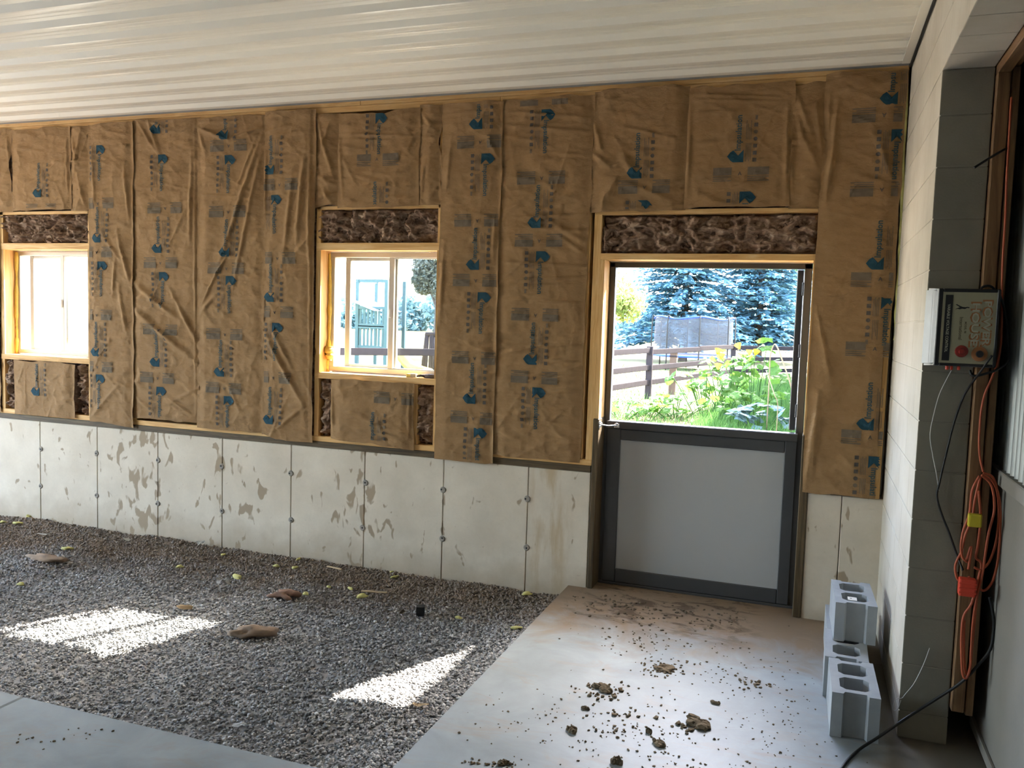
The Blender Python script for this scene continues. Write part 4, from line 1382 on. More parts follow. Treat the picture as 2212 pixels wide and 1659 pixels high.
# leaping animal silhouette
sil = [(0, 0), (12, 3), (20, 1), (30, 4), (42, 3), (50, 8), (58, 7), (60, 11), (50, 13), (44, 11), (32, 12), (22, 16), (8, 24), (2, 22), (14, 15), (20, 10), (8, 5)]
vs_ = [(0.924 + p[0] * 0.00085, FYC - 0.006, zt_ - 0.075 + (p[1] - 8) * 0.00085 * 1.0) for p in sil]
me = bpy.data.meshes.new('animal_emblem')
me.from_pydata([tuple(Vector(p) - wpos(fp)) for p in vs_], [], [tuple(range(len(vs_)))])
put('animal_emblem', me, F_BLACK, fp, wpos(fp))
for x, z, r_, m, m2 in ((0.958, zb2 + 0.060, 0.024, LENS_RED, F_ORANGE), (1.020, zb2 + 0.052, 0.029, F_ORANGE, F_BLACK)):
    bm = bmesh.new()
    bmesh.ops.create_cone(bm, cap_ends=True, segments=28, radius1=r_, radius2=r_ * 0.92, depth=0.008)
    bmesh.ops.rotate(bm, verts=bm.verts, cent=(0, 0, 0), matrix=Matrix.Rotation(math.radians(90), 3, 'X'))
    dl = put('dial', bm_mesh('dial', bm), m, ch, (x, FYC - 0.007, z))
    bm = bmesh.new()
    bmesh.ops.create_cone(bm, cap_ends=True, segments=20, radius1=r_ * 0.5, radius2=r_ * 0.4, depth=0.012)
    bmesh.ops.rotate(bm, verts=bm.verts, cent=(0, 0, 0), matrix=Matrix.Rotation(math.radians(90), 3, 'X'))
    put('knob', bm_mesh('knob', bm), m2 if m is F_ORANGE else LENS_RED, dl, (0, -0.007, 0), local=True)
for x in (0.915, 0.93, 0.955):
    box('terminal', x - 0.005, x + 0.005, FYC + 0.01, FYC + 0.03, zb2 - 0.014, zb2 + 0.002, ORANGE_PLUG, ch, 0.002)

PF = PIER_Y - 0.010


def wp(u, v, y_=PF):
    return W(u, v, y_)


def cable(name, label, pts, r, mat, n=8, cat='cable', per=8):
    return tag(tube(name, pts, r, mat, None, n, per), label, cat)


cable('black_cable', 'black cable sagging across the pier from the fence charger down to the orange connector',
      [wp(2143, 768, -1.50), wp(2120, 800, -1.48), wp(2085, 850), wp(2062, 910), wp(2044, 980), wp(2030, 1040), wp(2024, 1072), wp(2034, 1110), wp(2050, 1150), wp(2066, 1195), wp(2080, 1232, -1.40)], 0.0042, BLACK)
cable('power_lead', 'black lead sweeping from behind the orange cord down across the pier onto the floor',
      [wp(2138, 1290, -1.42), wp(2147, 1345, -1.43), wp(2140, 1400, -1.43), wp(2110, 1440, -1.43), wp(2075, 1475, -1.42), wp(2030, 1505, -1.41), wp(1975, 1540, -1.42), wp(1930, 1570, -1.45), F(1890, 1597, 0.03), F(1855, 1620, 0.007), F(1825, 1650, 0.006), F(1805, 1690, 0.006), F(1800, 1740, 0.006)], 0.0062, BLACK)
cable('thin_wire', 'thin pale wire hanging on the pier below the fence charger',
      [wp(2055, 800), wp(2030, 850), wp(2016, 900), wp(2009, 940), wp(2014, 980), wp(2022, 1020), wp(2028, 1060)], 0.0016, WHITEW, 6)
cable('string_end', 'frayed white string knotted low on the edge of the pier',
      [wp(2008, 1400), wp(1995, 1435), wp(1975, 1475), wp(1955, 1500), wp(1948, 1508), wp(1936, 1510), wp(1928, 1528), wp(1932, 1535), wp(1940, 1530), wp(1946, 1512)], 0.0014, WHITEW, 6)
cable('spike', 'dark metal spike sticking out of the timber post high on the pier', [wp(2178, 318, -1.40), wp(2140, 340, -1.46), wp(2105, 362, -1.52)], 0.0045, BLACK, 6)
cable('charger_lead', 'dark lead looping behind the right side of the fence charger',
      [wp(2115, 630, -1.43), wp(2125, 619, -1.43), wp(2145, 622, -1.43), wp(2168, 660, -1.42), wp(2178, 740, -1.42), wp(2176, 780, -1.42), wp(2150, 800, -1.44), wp(2105, 812, -1.44), wp(2095, 800, -1.43)], 0.0048, BLACK)
cable('drop_cord', 'long orange-red cord dropping down beside the timber post', [wp(2185, 210, -1.41), wp(2175, 380, -1.41), wp(2172, 460, -1.41), wp(2165, 590, -1.41), wp(2160, 760, -1.41), wp(2125, 860, -1.41), wp(2116, 930, -1.41), wp(2116, 980, -1.41), wp(2124, 1020, -1.41)], 0.0042, ORANGE)
ec = thing('extension_cord', 'orange extension cord hung in long loops on the timber post', 'extension cord', W(2124, 1020, -1.43))
loops_ = [
    [(2124, 1022), (2144, 1030), (2154, 1060), (2158, 1110), (2152, 1170), (2136, 1215), (2118, 1230), (2104, 1225)],
    [(2122, 1024), (2148, 1045), (2160, 1090), (2160, 1160), (2154, 1220), (2142, 1260), (2124, 1276), (2108, 1262), (2092, 1245)],
    [(2120, 1026), (2142, 1050), (2148, 1100), (2136, 1150), (2128, 1200), (2122, 1240), (2110, 1290), (2102, 1340), (2098, 1400), (2096, 1440), (2088, 1464), (2080, 1458), (2077, 1420), (2077, 1370), (2082, 1330), (2100, 1300), (2118, 1230)],
    [(2116, 1028), (2100, 1060), (2094, 1110), (2080, 1150), (2076, 1190), (2086, 1210), (2098, 1180), (2092, 1230)],
    [(2118, 1030), (2106, 1080), (2100, 1120), (2084, 1160), (2078, 1200), (2090, 1215)],
    [(2114, 1060), (2118, 1120), (2112, 1180), (2108, 1205), (2120, 1220), (2112, 1280), (2106, 1330), (2100, 1395), (2095, 1440), (2086, 1455), (2082, 1400), (2083, 1340)],
    [(2078, 1190), (2064, 1220), (2066, 1245), (2074, 1258)],
]
for i, lp in enumerate(loops_):
    tube('cord', [W(u, v, -1.425 - 0.008 * (i % 4)) for u, v in lp], 0.0048, ORANGE, ec, 8, 6)
c0 = W(2106, 1123, -1.452)
box('yellow_plug', c0.x - 0.026, c0.x + 0.022, -1.475, -1.445, c0.z - 0.026, c0.z + 0.026, YELLOW, ec, 0.006, 2)
c0 = W(2088, 1266, -1.455)
pl = box('connector', c0.x - 0.030, c0.x + 0.030, -1.485, -1.440, c0.z - 0.036, c0.z + 0.034, ORANGE_PLUG, ec, 0.007, 2)
for dz in (-0.018, 0.0, 0.018):
    box('rib', -0.031, 0.031, -0.0245, -0.0215, dz - 0.003, dz + 0.003, ORANGE_PLUG, pl, 0.001)
for ch_ in pl.children:
    ch_.location = Vector((0, -0.0235, ch_.location.z + wpos(pl).z))
    ch_.location.z = {0: -0.018, 1: 0.0, 2: 0.018}[list(pl.children).index(ch_)]

# ================================================================== DEBRIS ON GRAVEL AND SLAB
def lump_mesh(name, sx, sy, sz, seed, sub=2, rough=0.5):
    bm = bmesh.new()
    bmesh.ops.create_icosphere(bm, subdivisions=sub, radius=1.0)
    for v in bm.verts:
        q = v.co.copy()
        k = 1 + rough * (float(vn(q.x * 2.3 + seed, q.y * 2.3 + q.z * 1.7 + 5, seed)) - 0.5) * 2 * 0.7
        v.co = Vector((q.x * sx * k, q.y * sy * k, max(q.z, -0.55) * sz * k + 0.5 * sz))
    return bm_mesh(name, bm)


def clod_mesh(name, sx, sy, sz, seed):
    """a broken clod: several rough lumps grown together"""
    r_ = random.Random(seed)
    bm = bmesh.new()
    for k in range(8):
        q = bmesh.ops.create_icosphere(bm, subdivisions=2, radius=1.0)['verts']
        a, d = r_.uniform(0, 6.28), math.sqrt(r_.random()) * 0.75
        sc_ = r_.uniform(0.28, 0.55)
        c = Vector((d * math.cos(a) * sx, d * math.sin(a) * sy, 0))
        for v in q:
            p_ = v.co.copy()
            w_ = 1 + 0.55 * (float(vn(p_.x * 2.6 + seed + k, p_.y * 2.6 + p_.z * 3.1, seed + k)) - 0.5)
            v.co = c + Vector((p_.x * sx * sc_ * w_, p_.y * max(sy, sx * 0.7) * sc_ * w_, (max(p_.z, -0.5) + 0.5) * sz * w_ * r_.uniform(0.9, 1.0)))
    return bm_mesh(name, bm)


def sheet_mesh(name, sx, sy, seed, fold=0.4, t=0.003, n=10):
    """a curled scrap of sheet with thickness"""
    bm = bmesh.new()
    g = []
    for j in range(n):
        for i in range(n):
            u, v = i / (n - 1) - 0.5, j / (n - 1) - 0.5
            w = 1 + 0.5 * (float(vn(u * 3 + seed, v * 3, seed)) - 0.5)
            z = fold * min(sx, sy) * (float(vn(u * 2.2 + seed * 1.3, v * 2.2 + 4, seed + 2))) + 0.002
            g.append(bm.verts.new((u * sx * w, v * sy * w * (1 - 0.5 * abs(u)), z)))
    fs_ = []
    for j in range(n - 1):
        for i in range(n - 1):
            fs_.append(bm.faces.new((g[j * n + i], g[j * n + i + 1], g[(j + 1) * n + i + 1], g[(j + 1) * n + i])))
    bmesh.ops.solidify(bm, geom=fs_, thickness=t)
    return bm_mesh(name, bm)


def on_gravel(u, v):
    p = F(u, v, GZ)
    return Vector((p.x, p.y, float(gravel_h(p.x, p.y)) + 0.006))


for nm, lbl, cat, me, mat, at_, rz in (
        ('fibre_scrap', 'long torn brown fibre scrap lying on the gravel near the slab edge', 'scrap', lump_mesh('s', 0.095, 0.040, 0.034, 3, 3, 0.9), SCRAP, (545, 1378), 0.5),
        ('fibre_scrap', 'folded tan fibre scrap on the far left of the gravel', 'scrap', lump_mesh('s', 0.12, 0.035, 0.026, 6, 3, 0.9), SCRAP, (103, 1216), 0.1),
        ('fibre_scrap', 'flat reddish-brown fibre scrap in the middle of the gravel', 'scrap', lump_mesh('s', 0.08, 0.045, 0.030, 8, 3, 0.9), plain('reddish_scrap', (0.27, 0.16, 0.11), 0.9, var=0.3, scale=20), (612, 1296), 0.3),
        ('plastic_sheet', 'small grey translucent plastic wedge standing on the gravel', 'scrap', sheet_mesh('s', 0.09, 0.11, 12, 0.9, 0.003), plain('grey_plastic', (0.36, 0.33, 0.29), 0.4), (483, 1274), 1.0),
        ('wood_chip', 'tan wood chip at the rim of the larger sun patch', 'wood chip', sheet_mesh('s', 0.09, 0.05, 15, 0.8, 0.008), CHIP, (397, 1320), 0.6),
        ('wood_chip', 'pale wood chip near the slab corner by the smaller sun patch', 'wood chip', sheet_mesh('s', 0.07, 0.035, 18, 0.3, 0.006), CHIP, (908, 1530), 0.3),
        ('card_scrap', 'white torn card bit near the foundation on the left', 'scrap', sheet_mesh('s', 0.06, 0.05, 21, 0.5, 0.003), PAPERW, (275, 1170), 0.2),
        ('card_scrap', 'thin pale strip lying left of the white card bit', 'scrap', sheet_mesh('s', 0.09, 0.03, 23, 0.1, 0.003), PAPERW, (92, 1155), 0.0),
        ('card_scrap', 'translucent grey flake standing against the gravel bank', 'scrap', sheet_mesh('s', 0.05, 0.05, 27, 0.8, 0.002), PAPERW, (434, 1183), 0.9),
        ('wood_splinter', 'thin straight wood splinter on the gravel, right of the brown scraps', 'splinter', box_mesh('s', 0.17, 0.016, 0.010, 0.002), CHIP, (808, 1278), 0.25),
        ('wood_splinter', 'thin pale splinter near the foundation under the middle window', 'splinter', box_mesh('s', 0.13, 0.014, 0.008, 0.002), CHIP, (722, 1232), -0.15),
        ('black_cube', 'small black rubber cube on the gravel', 'cube', box_mesh('s', 0.05, 0.05, 0.055, 0.004, 2), BLACK, (908, 1326), 0.4),
        ('dark_flake', 'dark brown bark flake next to the black cube', 'scrap', sheet_mesh('s', 0.05, 0.03, 31, 0.7, 0.004), MUD, (872, 1325), 0.4),
        ('bottle_shard', 'clear glossy plastic shard glinting at the front of the gravel', 'shard', sheet_mesh('s', 0.05, 0.04, 33, 0.6, 0.002), plain('clear_plastic', (0.75, 0.78, 0.80), 0.08), (517, 1576), 0.2)):
    me.name = nm
    p = on_gravel(*at_)
    if nm in ('black_cube', 'wood_splinter'):
        p.z += 0.5 * me.vertices[0].co.z if False else (0.026 if nm == 'black_cube' else 0.008)
    tag(put(nm, me, mat, None, p, (0, 0, rz), smooth=nm not in ('black_cube', 'wood_splinter')), lbl, cat)
foam_mes = [lump_mesh('foam_scrap', 0.030, 0.018, 0.016, 41 + i, 2, 0.7) for i in range(3)]
foam_spots = sorted(((62, 1122, 1.6), (38, 1134, 1.3), (145, 1190, 1.4), (45, 1264, 1.2), (388, 1225, 1.2), (512, 1247, 1.6), (597, 1224, 1.1), (637, 1228, 1.2), (644, 1214, 0.9), (660, 1288, 1.2),
                     (710, 1268, 0.9), (782, 1288, 1.7), (757, 1270, 0.9), (852, 1250, 1.0), (846, 1240, 0.8), (910, 1238, 0.9), (990, 1333, 1.1), (1138, 1288, 1.5), (1115, 1362, 1.1), (6, 1132, 1.2), (482, 1200, 0.9)))
ORD = ('first', 'second', 'third', 'fourth', 'fifth', 'sixth', 'seventh', 'eighth', 'ninth', 'tenth', 'eleventh', 'twelfth', 'thirteenth', 'fourteenth', 'fifteenth', 'sixteenth', 'seventeenth', 'eighteenth', 'nineteenth', 'twentieth', 'twenty-first')
for i, (u, v, k) in enumerate(foam_spots):
    o = put('foam_scrap', foam_mes[i % 3], FOAMG, None, on_gravel(u, v), (0, 0, R.uniform(0, 3)), smooth=True)
    o.scale = (k * 0.8, k * 0.8, k * 0.6)
    tag(o, 'pale yellow foam scrap on the gravel, %s from the left of the picture' % ORD[i], 'foam scrap', 'yellow foam scraps on the gravel')

# mud trodden onto the slab
clods = [('largest flat clod of dried mud on the slab, right of centre', 1512, 1566, 0.105, 0.055, 0.028),
         ('broken heap of dark dried mud on the slab, below the door middle', 1302, 1490, 0.090, 0.050, 0.026),
         ('crumbled brown mud patch on the slab, closest to the door middle', 1432, 1444, 0.085, 0.050, 0.016),
         ('rounded mud clod on the slab near the bottom edge, left of the others', 1236, 1580, 0.040, 0.030, 0.024),
         ('mud clod at the very bottom edge of the slab in view', 1332, 1648, 0.036, 0.028, 0.026),
         ('flattish mud clod in the lower middle of the slab', 1420, 1608, 0.055, 0.032, 0.020),
         ('spiky small mud clod between the heap and the largest clod', 1402, 1582, 0.022, 0.018, 0.022),
         ('wedge of mud right of the dark heap', 1546, 1520, 0.035, 0.018, 0.014),
         ('small oval clod left of the dark heap', 1262, 1532, 0.030, 0.020, 0.016),
         ('mud crumb cluster at the bottom left of the slab', 1088, 1652, 0.040, 0.022, 0.018)]
for i, (lbl, u, v, sx, sy, sz) in enumerate(clods):
    p = F(u, v, 0.0)
    o = put('mud_clod', clod_mesh('mud_clod', sx * 0.68, sy * 0.75, sz * 0.6, 70 + i), MUD, None, (p.x, p.y, 0.0), (0, 0, R.uniform(-0.5, 0.5)))
    tag(o, lbl, 'mud clod', 'mud clods on the slab')
# smaller crumbs: too many and too small to pick apart
cr_v, cr_f = [], []
rc = random.Random(5)
bm = bmesh.new()
bmesh.ops.create_icosphere(bm, subdivisions=1, radius=1.0)
iv = [v.co.copy() for v in bm.verts]
iff = [tuple(v.index for v in f.verts) for f in bm.faces]
bm.free()


def crumb(x, y, r_):
    o = len(cr_v)
    a = rc.uniform(0, 6.28)
    fl = rc.uniform(0.35, 0.7)
    el = rc.uniform(0.6, 1.0)
    for q in iv:
        k = rc.uniform(0.65, 1.25) * r_
        X_, Y_ = q.x * k, q.y * k * el
        cr_v.append((x + X_ * math.cos(a) - Y_ * math.sin(a), y + X_ * math.sin(a) + Y_ * math.cos(a), max(q.z, -0.6) * k * fl + 0.6 * k * fl))
    cr_f.extend(tuple(o + i for i in f) for f in iff)


for u, v, su, sv_, n_, r_ in ((1302, 1492, 26, 9, 34, .011), (1432, 1446, 34, 10, 60, .008), (1495, 1570, 26, 8, 26, .011), (1330, 1540, 110, 30, 80, .006), (1400, 1600, 130, 28, 80, .006), (1380, 1375, 60, 16, 50, .007),
                              (1440, 1330, 90, 16, 70, .010), (1350, 1312, 60, 9, 40, .010), (1540, 1340, 40, 9, 30, .009), (1480, 1415, 90, 22, 60, .006), (1620, 1480, 26, 7, 22, .009), (1590, 1450, 60, 18, 40, .005),
                              (1500, 1650, 160, 20, 60, .006), (1180, 1560, 80, 40, 40, .004), (1090, 1650, 20, 6, 16, .008), (1030, 1650, 24, 6, 14, .008), (1270, 1290, 30, 6, 14, .010), (1690, 1500, 60, 40, 60, .005),
                              (1340, 1580, 30, 8, 20, .009), (1285, 1500, 20, 12, 12, .007), (1350, 1545, 20, 5, 10, .010), (1700, 1600, 70, 40, 50, .004), (165, 1585, 24, 6, 10, .006), (75, 1602, 20, 8, 10, .006)):
    for q in range(n_):
        p = F(rc.gauss(u, su), min(rc.gauss(v, sv_), 1720), 0.0)
        if p.y > -0.02 or p.y < -3.4 or (p.x < XS + 0.02 and p.y > YS - 0.02) or (p.x > 0.53 and p.y > -1.5) or p.x > 0.83:
            continue
        crumb(p.x, p.y, r_ * rc.uniform(0.45, 1.3))
me = bpy.data.meshes.new('soil_crumbs')
me.from_pydata(cr_v, [], cr_f)
tag(put('soil_crumbs', me, MUD), 'scattered small crumbs of brown soil on the concrete floor', 'soil', kind='stuff')

# ================================================================== OUTSIDE
OZ = -0.12
gn = 60
GX, GY = np.meshgrid(np.linspace(-70, 50, gn), np.concatenate([np.linspace(0.17, 40, 40), np.linspace(44, 160, 20)]))
GZo = OZ + 0.05 * (fbm(GX * 0.4, GY * 0.4, 3, 3) - 0.5)
ii = np.arange(gn * gn).reshape(gn, gn)
og = put('ground_outside', mesh_np('ground_outside', np.stack([GX, GY, GZo], -1).reshape(-1, 3),
         np.stack([ii[:-1, :-1], ii[:-1, 1:], ii[1:, 1:], ii[1:, :-1]], -1).reshape(-1, 4)), GROUND, smooth=True)
tag(og, 'bare and grassy ground outside the door', None, kind='structure')
ap = put('ground_bounce_apron', box_mesh('ground_bounce_apron', 34, 26, 0.1), plain('pale_bounce_ground', (0.42, 0.38, 0.32), 0.9, var=0.15, scale=2), None, (ROOM_L - 17.2, -12.8, -0.15))  # added ground, kept pale to bounce sunlight in onto the ceiling
tag(ap, 'unseen pale ground added beyond the left opening to bounce sunlight indoors', None, kind='structure')
gs = put('ground_bounce_strip', box_mesh('ground_bounce_strip', 14.0, 5.4, 0.1), bpy.data.materials['pale_bounce_ground'], None, (-8.3, 3.0, -0.125))  # added pale reflector strip, throws sunlight up through the windows
tag(gs, 'unseen pale strip added outside the window wall to bounce sunlight indoors', None, kind='structure')
ob = put('ground_yard', box_mesh('ground_yard', 60, 30, 0.1), GROUND, None, (-10, ROOM_B - 15.2, -0.2))
tag(ob, 'yard ground behind the building', None, kind='structure')


def blades(name, label, spots, mat, cat='grass'):
    vs_, fs_ = [], []
    for x, y_, h_, w_, lean, a in spots:
        o = len(vs_)
        ca_, sa_ = math.cos(a), math.sin(a)
        vs_ += [(x - w_ * ca_, y_ - w_ * sa_, OZ), (x + w_ * ca_, y_ + w_ * sa_, OZ), (x + lean * sa_ * 0.4, y_ - lean * ca_ * 0.4, OZ + h_ * 0.6),
                (x + lean * sa_, y_ - lean * ca_, OZ + h_)]
        fs_ += [(o, o + 1, o + 2), (o + 1, o + 3, o + 2)]
    return tag(put(name, mesh_np(name, vs_, fs_), mat), label, cat, kind='stuff')


rg_ = random.Random(21)
sp = []
for i in range(26000):
    y_ = 4.5 + 20 * rg_.random() ** 1.6
    x = rg_.uniform(-1.25 - 0.02 * y_, 0.72)
    sp.append((x, y_, rg_.uniform(0.10, 0.30), rg_.uniform(0.004, 0.009), rg_.uniform(-0.12, 0.12), rg_.uniform(0, 6.28)))
for i in range(9000):
    y_ = 8 + 22 * rg_.random() ** 1.4
    x = rg_.uniform(-0.42 * y_ - 1.0, -1.2)
    sp.append((x, y_, rg_.uniform(0.05, 0.2), rg_.uniform(0.004, 0.009), rg_.uniform(-0.1, 0.1), rg_.uniform(0, 6.28)))
blades('grass', 'green grass in the barn shade outside the door', sp, GRASS_M)
sp = []
for i in range(9000):
    y_ = 6 + 8 * rg_.random()
    x = rg_.uniform(-0.34 * y_ - 1.0, -1.0)
    sp.append((x, y_, rg_.uniform(0.01, 0.05), rg_.uniform(0.004, 0.010), rg_.uniform(-0.15, 0.15), rg_.uniform(0, 6.28)))
blades('straw_litter', 'dry straw litter on the sunlit ground outside the door', sp, STRAW, 'straw')


# ---- squash plants: each leaf a part
def squash_leaf(seed):
    r_ = random.Random(seed)
    bm = bmesh.new()
    c = bm.verts.new((0, 0, 0.02))
    ring1, ring2 = [], []
    for i in range(15):
        a = 2 * math.pi * i / 15
        lob = 1 + 0.16 * math.cos(5 * a) - (0.45 if i == 0 else 0)
        rr = 0.5 * lob * r_.uniform(0.93, 1.07)
        ring1.append(bm.verts.new((rr * 0.55 * math.cos(a), rr * 0.55 * math.sin(a), 0.05 + 0.02 * math.cos(5 * a))))
        ring2.append(bm.verts.new((rr * math.cos(a), rr * math.sin(a), r_.uniform(-0.08, 0.02))))
    for i in range(15):
        j = (i + 1) % 15
        bm.faces.new((c, ring1[i], ring1[j]))
        bm.faces.new((ring1[i], ring2[i], ring2[j], ring1[j]))
    return bm_mesh('leaf', bm)


SQL = [squash_leaf(i) for i in range(4)]
SQB = [squash_leaf(9 + i) for i in range(2)]
for m in SQL:
    m.materials.append(LEAF_SQ)
for m in SQB:
    m.materials.append(LEAF_BLUE)


def squash(label, x, y_, n_, spread, hmax, size, meshes, seed, flowers=0):
    r_ = random.Random(seed)
    t = thing('squash_plant', label, 'plant', (x, y_, OZ), 'squash plants outside the door')
    for i in range(int(n_ * 1.6)):
        a = r_.uniform(0, 6.28)
        d = spread * math.sqrt(r_.random())
        h_ = hmax * r_.uniform(0.35, 1.0) * (1 - 0.3 * d / spread)
        tip = Vector((x + d * math.cos(a), y_ + d * math.sin(a), OZ + h_))
        o = put('leaf', meshes[i % len(meshes)], LEAF_SQ, t, tip, (r_.uniform(-0.9, 0.3), r_.uniform(-0.6, 0.6), r_.uniform(0, 6.28)))
        o.scale = (size * 0.68 * r_.uniform(0.7, 1.3),) * 3
        if i % 2 == 0:
            tube('stalk', [Vector((x + 0.3 * d * math.cos(a), y_ + 0.3 * d * math.sin(a), OZ)), Vector((x + 0.75 * d * math.cos(a), y_ + 0.75 * d * math.sin(a), OZ + 0.7 * h_)), tip], 0.008, GRASS_M, t, 5, 3)
    for i in range(flowers):
        a = r_.uniform(0, 6.28)
        bm = bmesh.new()
        bmesh.ops.create_cone(bm, cap_ends=False, segments=10, radius1=0.015, radius2=0.075, depth=0.11)
        put('flower', bm_mesh('flower', bm), FLOWER, t, (x + 0.3 * math.cos(a), y_ + 0.2 * math.sin(a), OZ + hmax * r_.uniform(0.6, 0.95)), (r_.uniform(-0.5, 0.5), r_.uniform(-0.5, 0.5), 0))


for i, (lbl, u, v, yy_, n_, spd, hm, sz_, ms, fl) in enumerate((
        ('low sunlit squash plant at the left edge of the door view', 1345, 870, 10.5, 16, 0.75, 0.42, 0.26, SQL, 0),
        ('low sunlit squash plant in front of the left fence post', 1400, 868, 11.0, 16, 0.8, 0.45, 0.26, SQL, 0),
        ('sunlit squash plant in the middle of the door view', 1460, 870, 11.2, 18, 0.85, 0.55, 0.28, SQL, 1),
        ('squash plant climbing in front of the trampoline', 1525, 860, 12.0, 22, 0.8, 1.15, 0.30, SQL, 1),
        ('tall squash plant with an orange flower beside the right fence post', 1570, 855, 12.5, 24, 0.7, 1.60, 0.30, SQL, 3),
        ('tallest yellow-lit squash shoots right of the trampoline', 1630, 850, 13.0, 24, 0.8, 1.75, 0.32, SQL, 2),
        ('squash plant half in shade below the arching stalk', 1610, 880, 10.8, 16, 0.6, 0.75, 0.26, SQL, 0),
        ('broad blue-green squash leaves in the barn shade', 1640, 885, 9.6, 16, 0.5, 0.62, 0.36, SQB, 0),
        ('dark squash clump in the shade at the right of the door view', 1690, 870, 11.5, 14, 0.55, 0.9, 0.28, SQL, 0))):
    p = W(u, v, yy_)
    squash(lbl, p.x, yy_, n_, spd, hm, sz_, ms, 300 + i, fl)
ar = [W(1662, 815, 9.5), W(1664, 770, 9.5), W(1672, 745, 9.5), W(1680, 752, 9.4), W(1694, 790, 9.3), W(1706, 825, 9.2), W(1712, 860, 9.2)]
ar = [Vector((ar[0].x, 9.5, OZ))] + ar + [Vector((ar[-1].x + 0.02, 9.2, OZ))]
tag(tube('arched_stalk', ar, 0.012, STRAW, None, 6, 6), 'dry arching stalk bent over among the plants on the right', 'stalk')
tag(tube('bare_stalk', [Vector((W(1676, 930, 7.5).x, 7.5, OZ)), W(1680, 880, 7.5), W(1672, 850, 7.5), W(1655, 800, 7.8)], 0.007, STRAW, None, 6, 6), 'thin bare stem rising from the shaded grass near the open leaf', 'stalk')

# ---- three-rail fence
fn_pts = [(-7.6, 7.2), (-5.3, 9.8), (-3.75, 12.3), (-3.30, 15.2), (-2.55, 18.8), (-1.96, 22.4), (-0.1, 24.6), (2.2, 26.0)]
fc = thing('rail_fence', 'dark weathered three-rail wooden fence crossing the view outside', 'fence', (-3.3, 15.2, OZ))
for i, (x, y_) in enumerate(fn_pts):
    if i in (2, 4):
        continue
    o = box('post', x - 0.075, x + 0.075, y_ - 0.06, y_ + 0.06, OZ - 0.2, 1.16, FENCEW, fc, 0.012, 2)
for i in range(len(fn_pts) - 1):
    a, b_ = Vector((*fn_pts[i], 0)), Vector((*fn_pts[i + 1], 0))
    L = (b_ - a).length
    an = math.atan2(b_.y - a.y, b_.x - a.x)
    for z in (1.05, 0.66, 0.30):
        me = box_mesh('rail', L + 0.1, 0.045, 0.13, 0.012, 2)
        c = (a + b_) / 2
        put('rail', me, FENCEW, fc, (c.x, c.y - 0.07, z + R.uniform(-0.02, 0.02)), (0, R.uniform(-0.006, 0.006), an))
p = W(1454, 800, 17.0)
po = thing('short_post', 'short brown wooden post standing between the fence rails', 'post', (p.x, 17.0, OZ))
box('shaft', p.x - 0.09, p.x + 0.09, 16.92, 17.08, OZ - 0.1, 0.98, POSTB, po, 0.01, 2)
box('cap', p.x - 0.10, p.x + 0.10, 16.91, 17.09, 0.86, 0.90, FENCEW, po, 0.005)

# ---- trampoline with a safety net
ty = 30.0
tc = (W(1415, 700, ty) + W(1585, 700, ty)) / 2
TRr = (W(1585, 700, ty) - W(1415, 700, ty)).length / 2
TZ0, TZ1, TG = 0.52, 1.98, -0.32
tp_ = thing('trampoline', 'round trampoline with a grey safety net and blue top edge behind the fence', 'trampoline', (tc.x, ty, TG))
N_ = 48
rv = []
for z, q in ((TZ0, 1.0), (TZ0 + 0.5, 1.0), (TZ1, 0.985)):
    rv += [(tc.x + TRr * q * math.cos(2 * math.pi * i / N_), ty + TRr * q * math.sin(2 * math.pi * i / N_), z + 0.05 * math.sin(i * 0.7) * (z == TZ1)) for i in range(N_)]
rf = [(k * N_ + i, k * N_ + (i + 1) % N_, (k + 1) * N_ + (i + 1) % N_, (k + 1) * N_ + i) for k in range(2) for i in range(N_)]
off = np.array(wpos(tp_))
put('safety_net', mesh_np('safety_net', np.array(rv) - off, rf), NET, tp_, off, smooth=True)
tube('top_edge', [Vector((tc.x + TRr * math.cos(2 * math.pi * i / N_), ty + TRr * math.sin(2 * math.pi * i / N_), TZ1 + 0.02 + 0.05 * math.sin(i * 0.7))) for i in range(N_ + 1)], 0.035, BLUEP, tp_, 6, 0)
tube('frame_ring', [Vector((tc.x + 1.04 * TRr * math.cos(2 * math.pi * i / N_), ty + 1.04 * TRr * math.sin(2 * math.pi * i / N_), TZ0 - 0.06)) for i in range(N_ + 1)], 0.05, BLUEP, tp_, 6, 0)
bm = bmesh.new()
bmesh.ops.create_cone(bm, cap_ends=True, segments=40, radius1=TRr * 0.95, radius2=TRr * 0.95, depth=0.02)
put('mat', bm_mesh('mat', bm), BLACK, tp_, (tc.x, ty, TZ0 - 0.06))
for i in range(8):
    a = 2 * math.pi * (i + 0.35) / 8
    x, y_ = tc.x + 1.06 * TRr * math.cos(a), ty + 1.06 * TRr * math.sin(a)
    tube('pole', [Vector((x, y_, TG)), Vector((x, y_, TZ1 - 0.1)), Vector((tc.x + TRr * math.cos(a), ty + TRr * math.sin(a), TZ1 + 0.03))], 0.03, BLACK, tp_, 6, 3)
for i in range(4):
    a0, a1 = 2 * math.pi * (i * 2 + 0.35) / 8, 2 * math.pi * (i * 2 + 1.35) / 8
    q0, q1 = [Vector((tc.x + 1.06 * TRr * math.cos(a), ty + 1.06 * TRr * math.sin(a), TG + 0.04)) for a in (a0, a1)]
    tube('foot', [q0, q1], 0.03, ZINC, tp_, 6, 0)


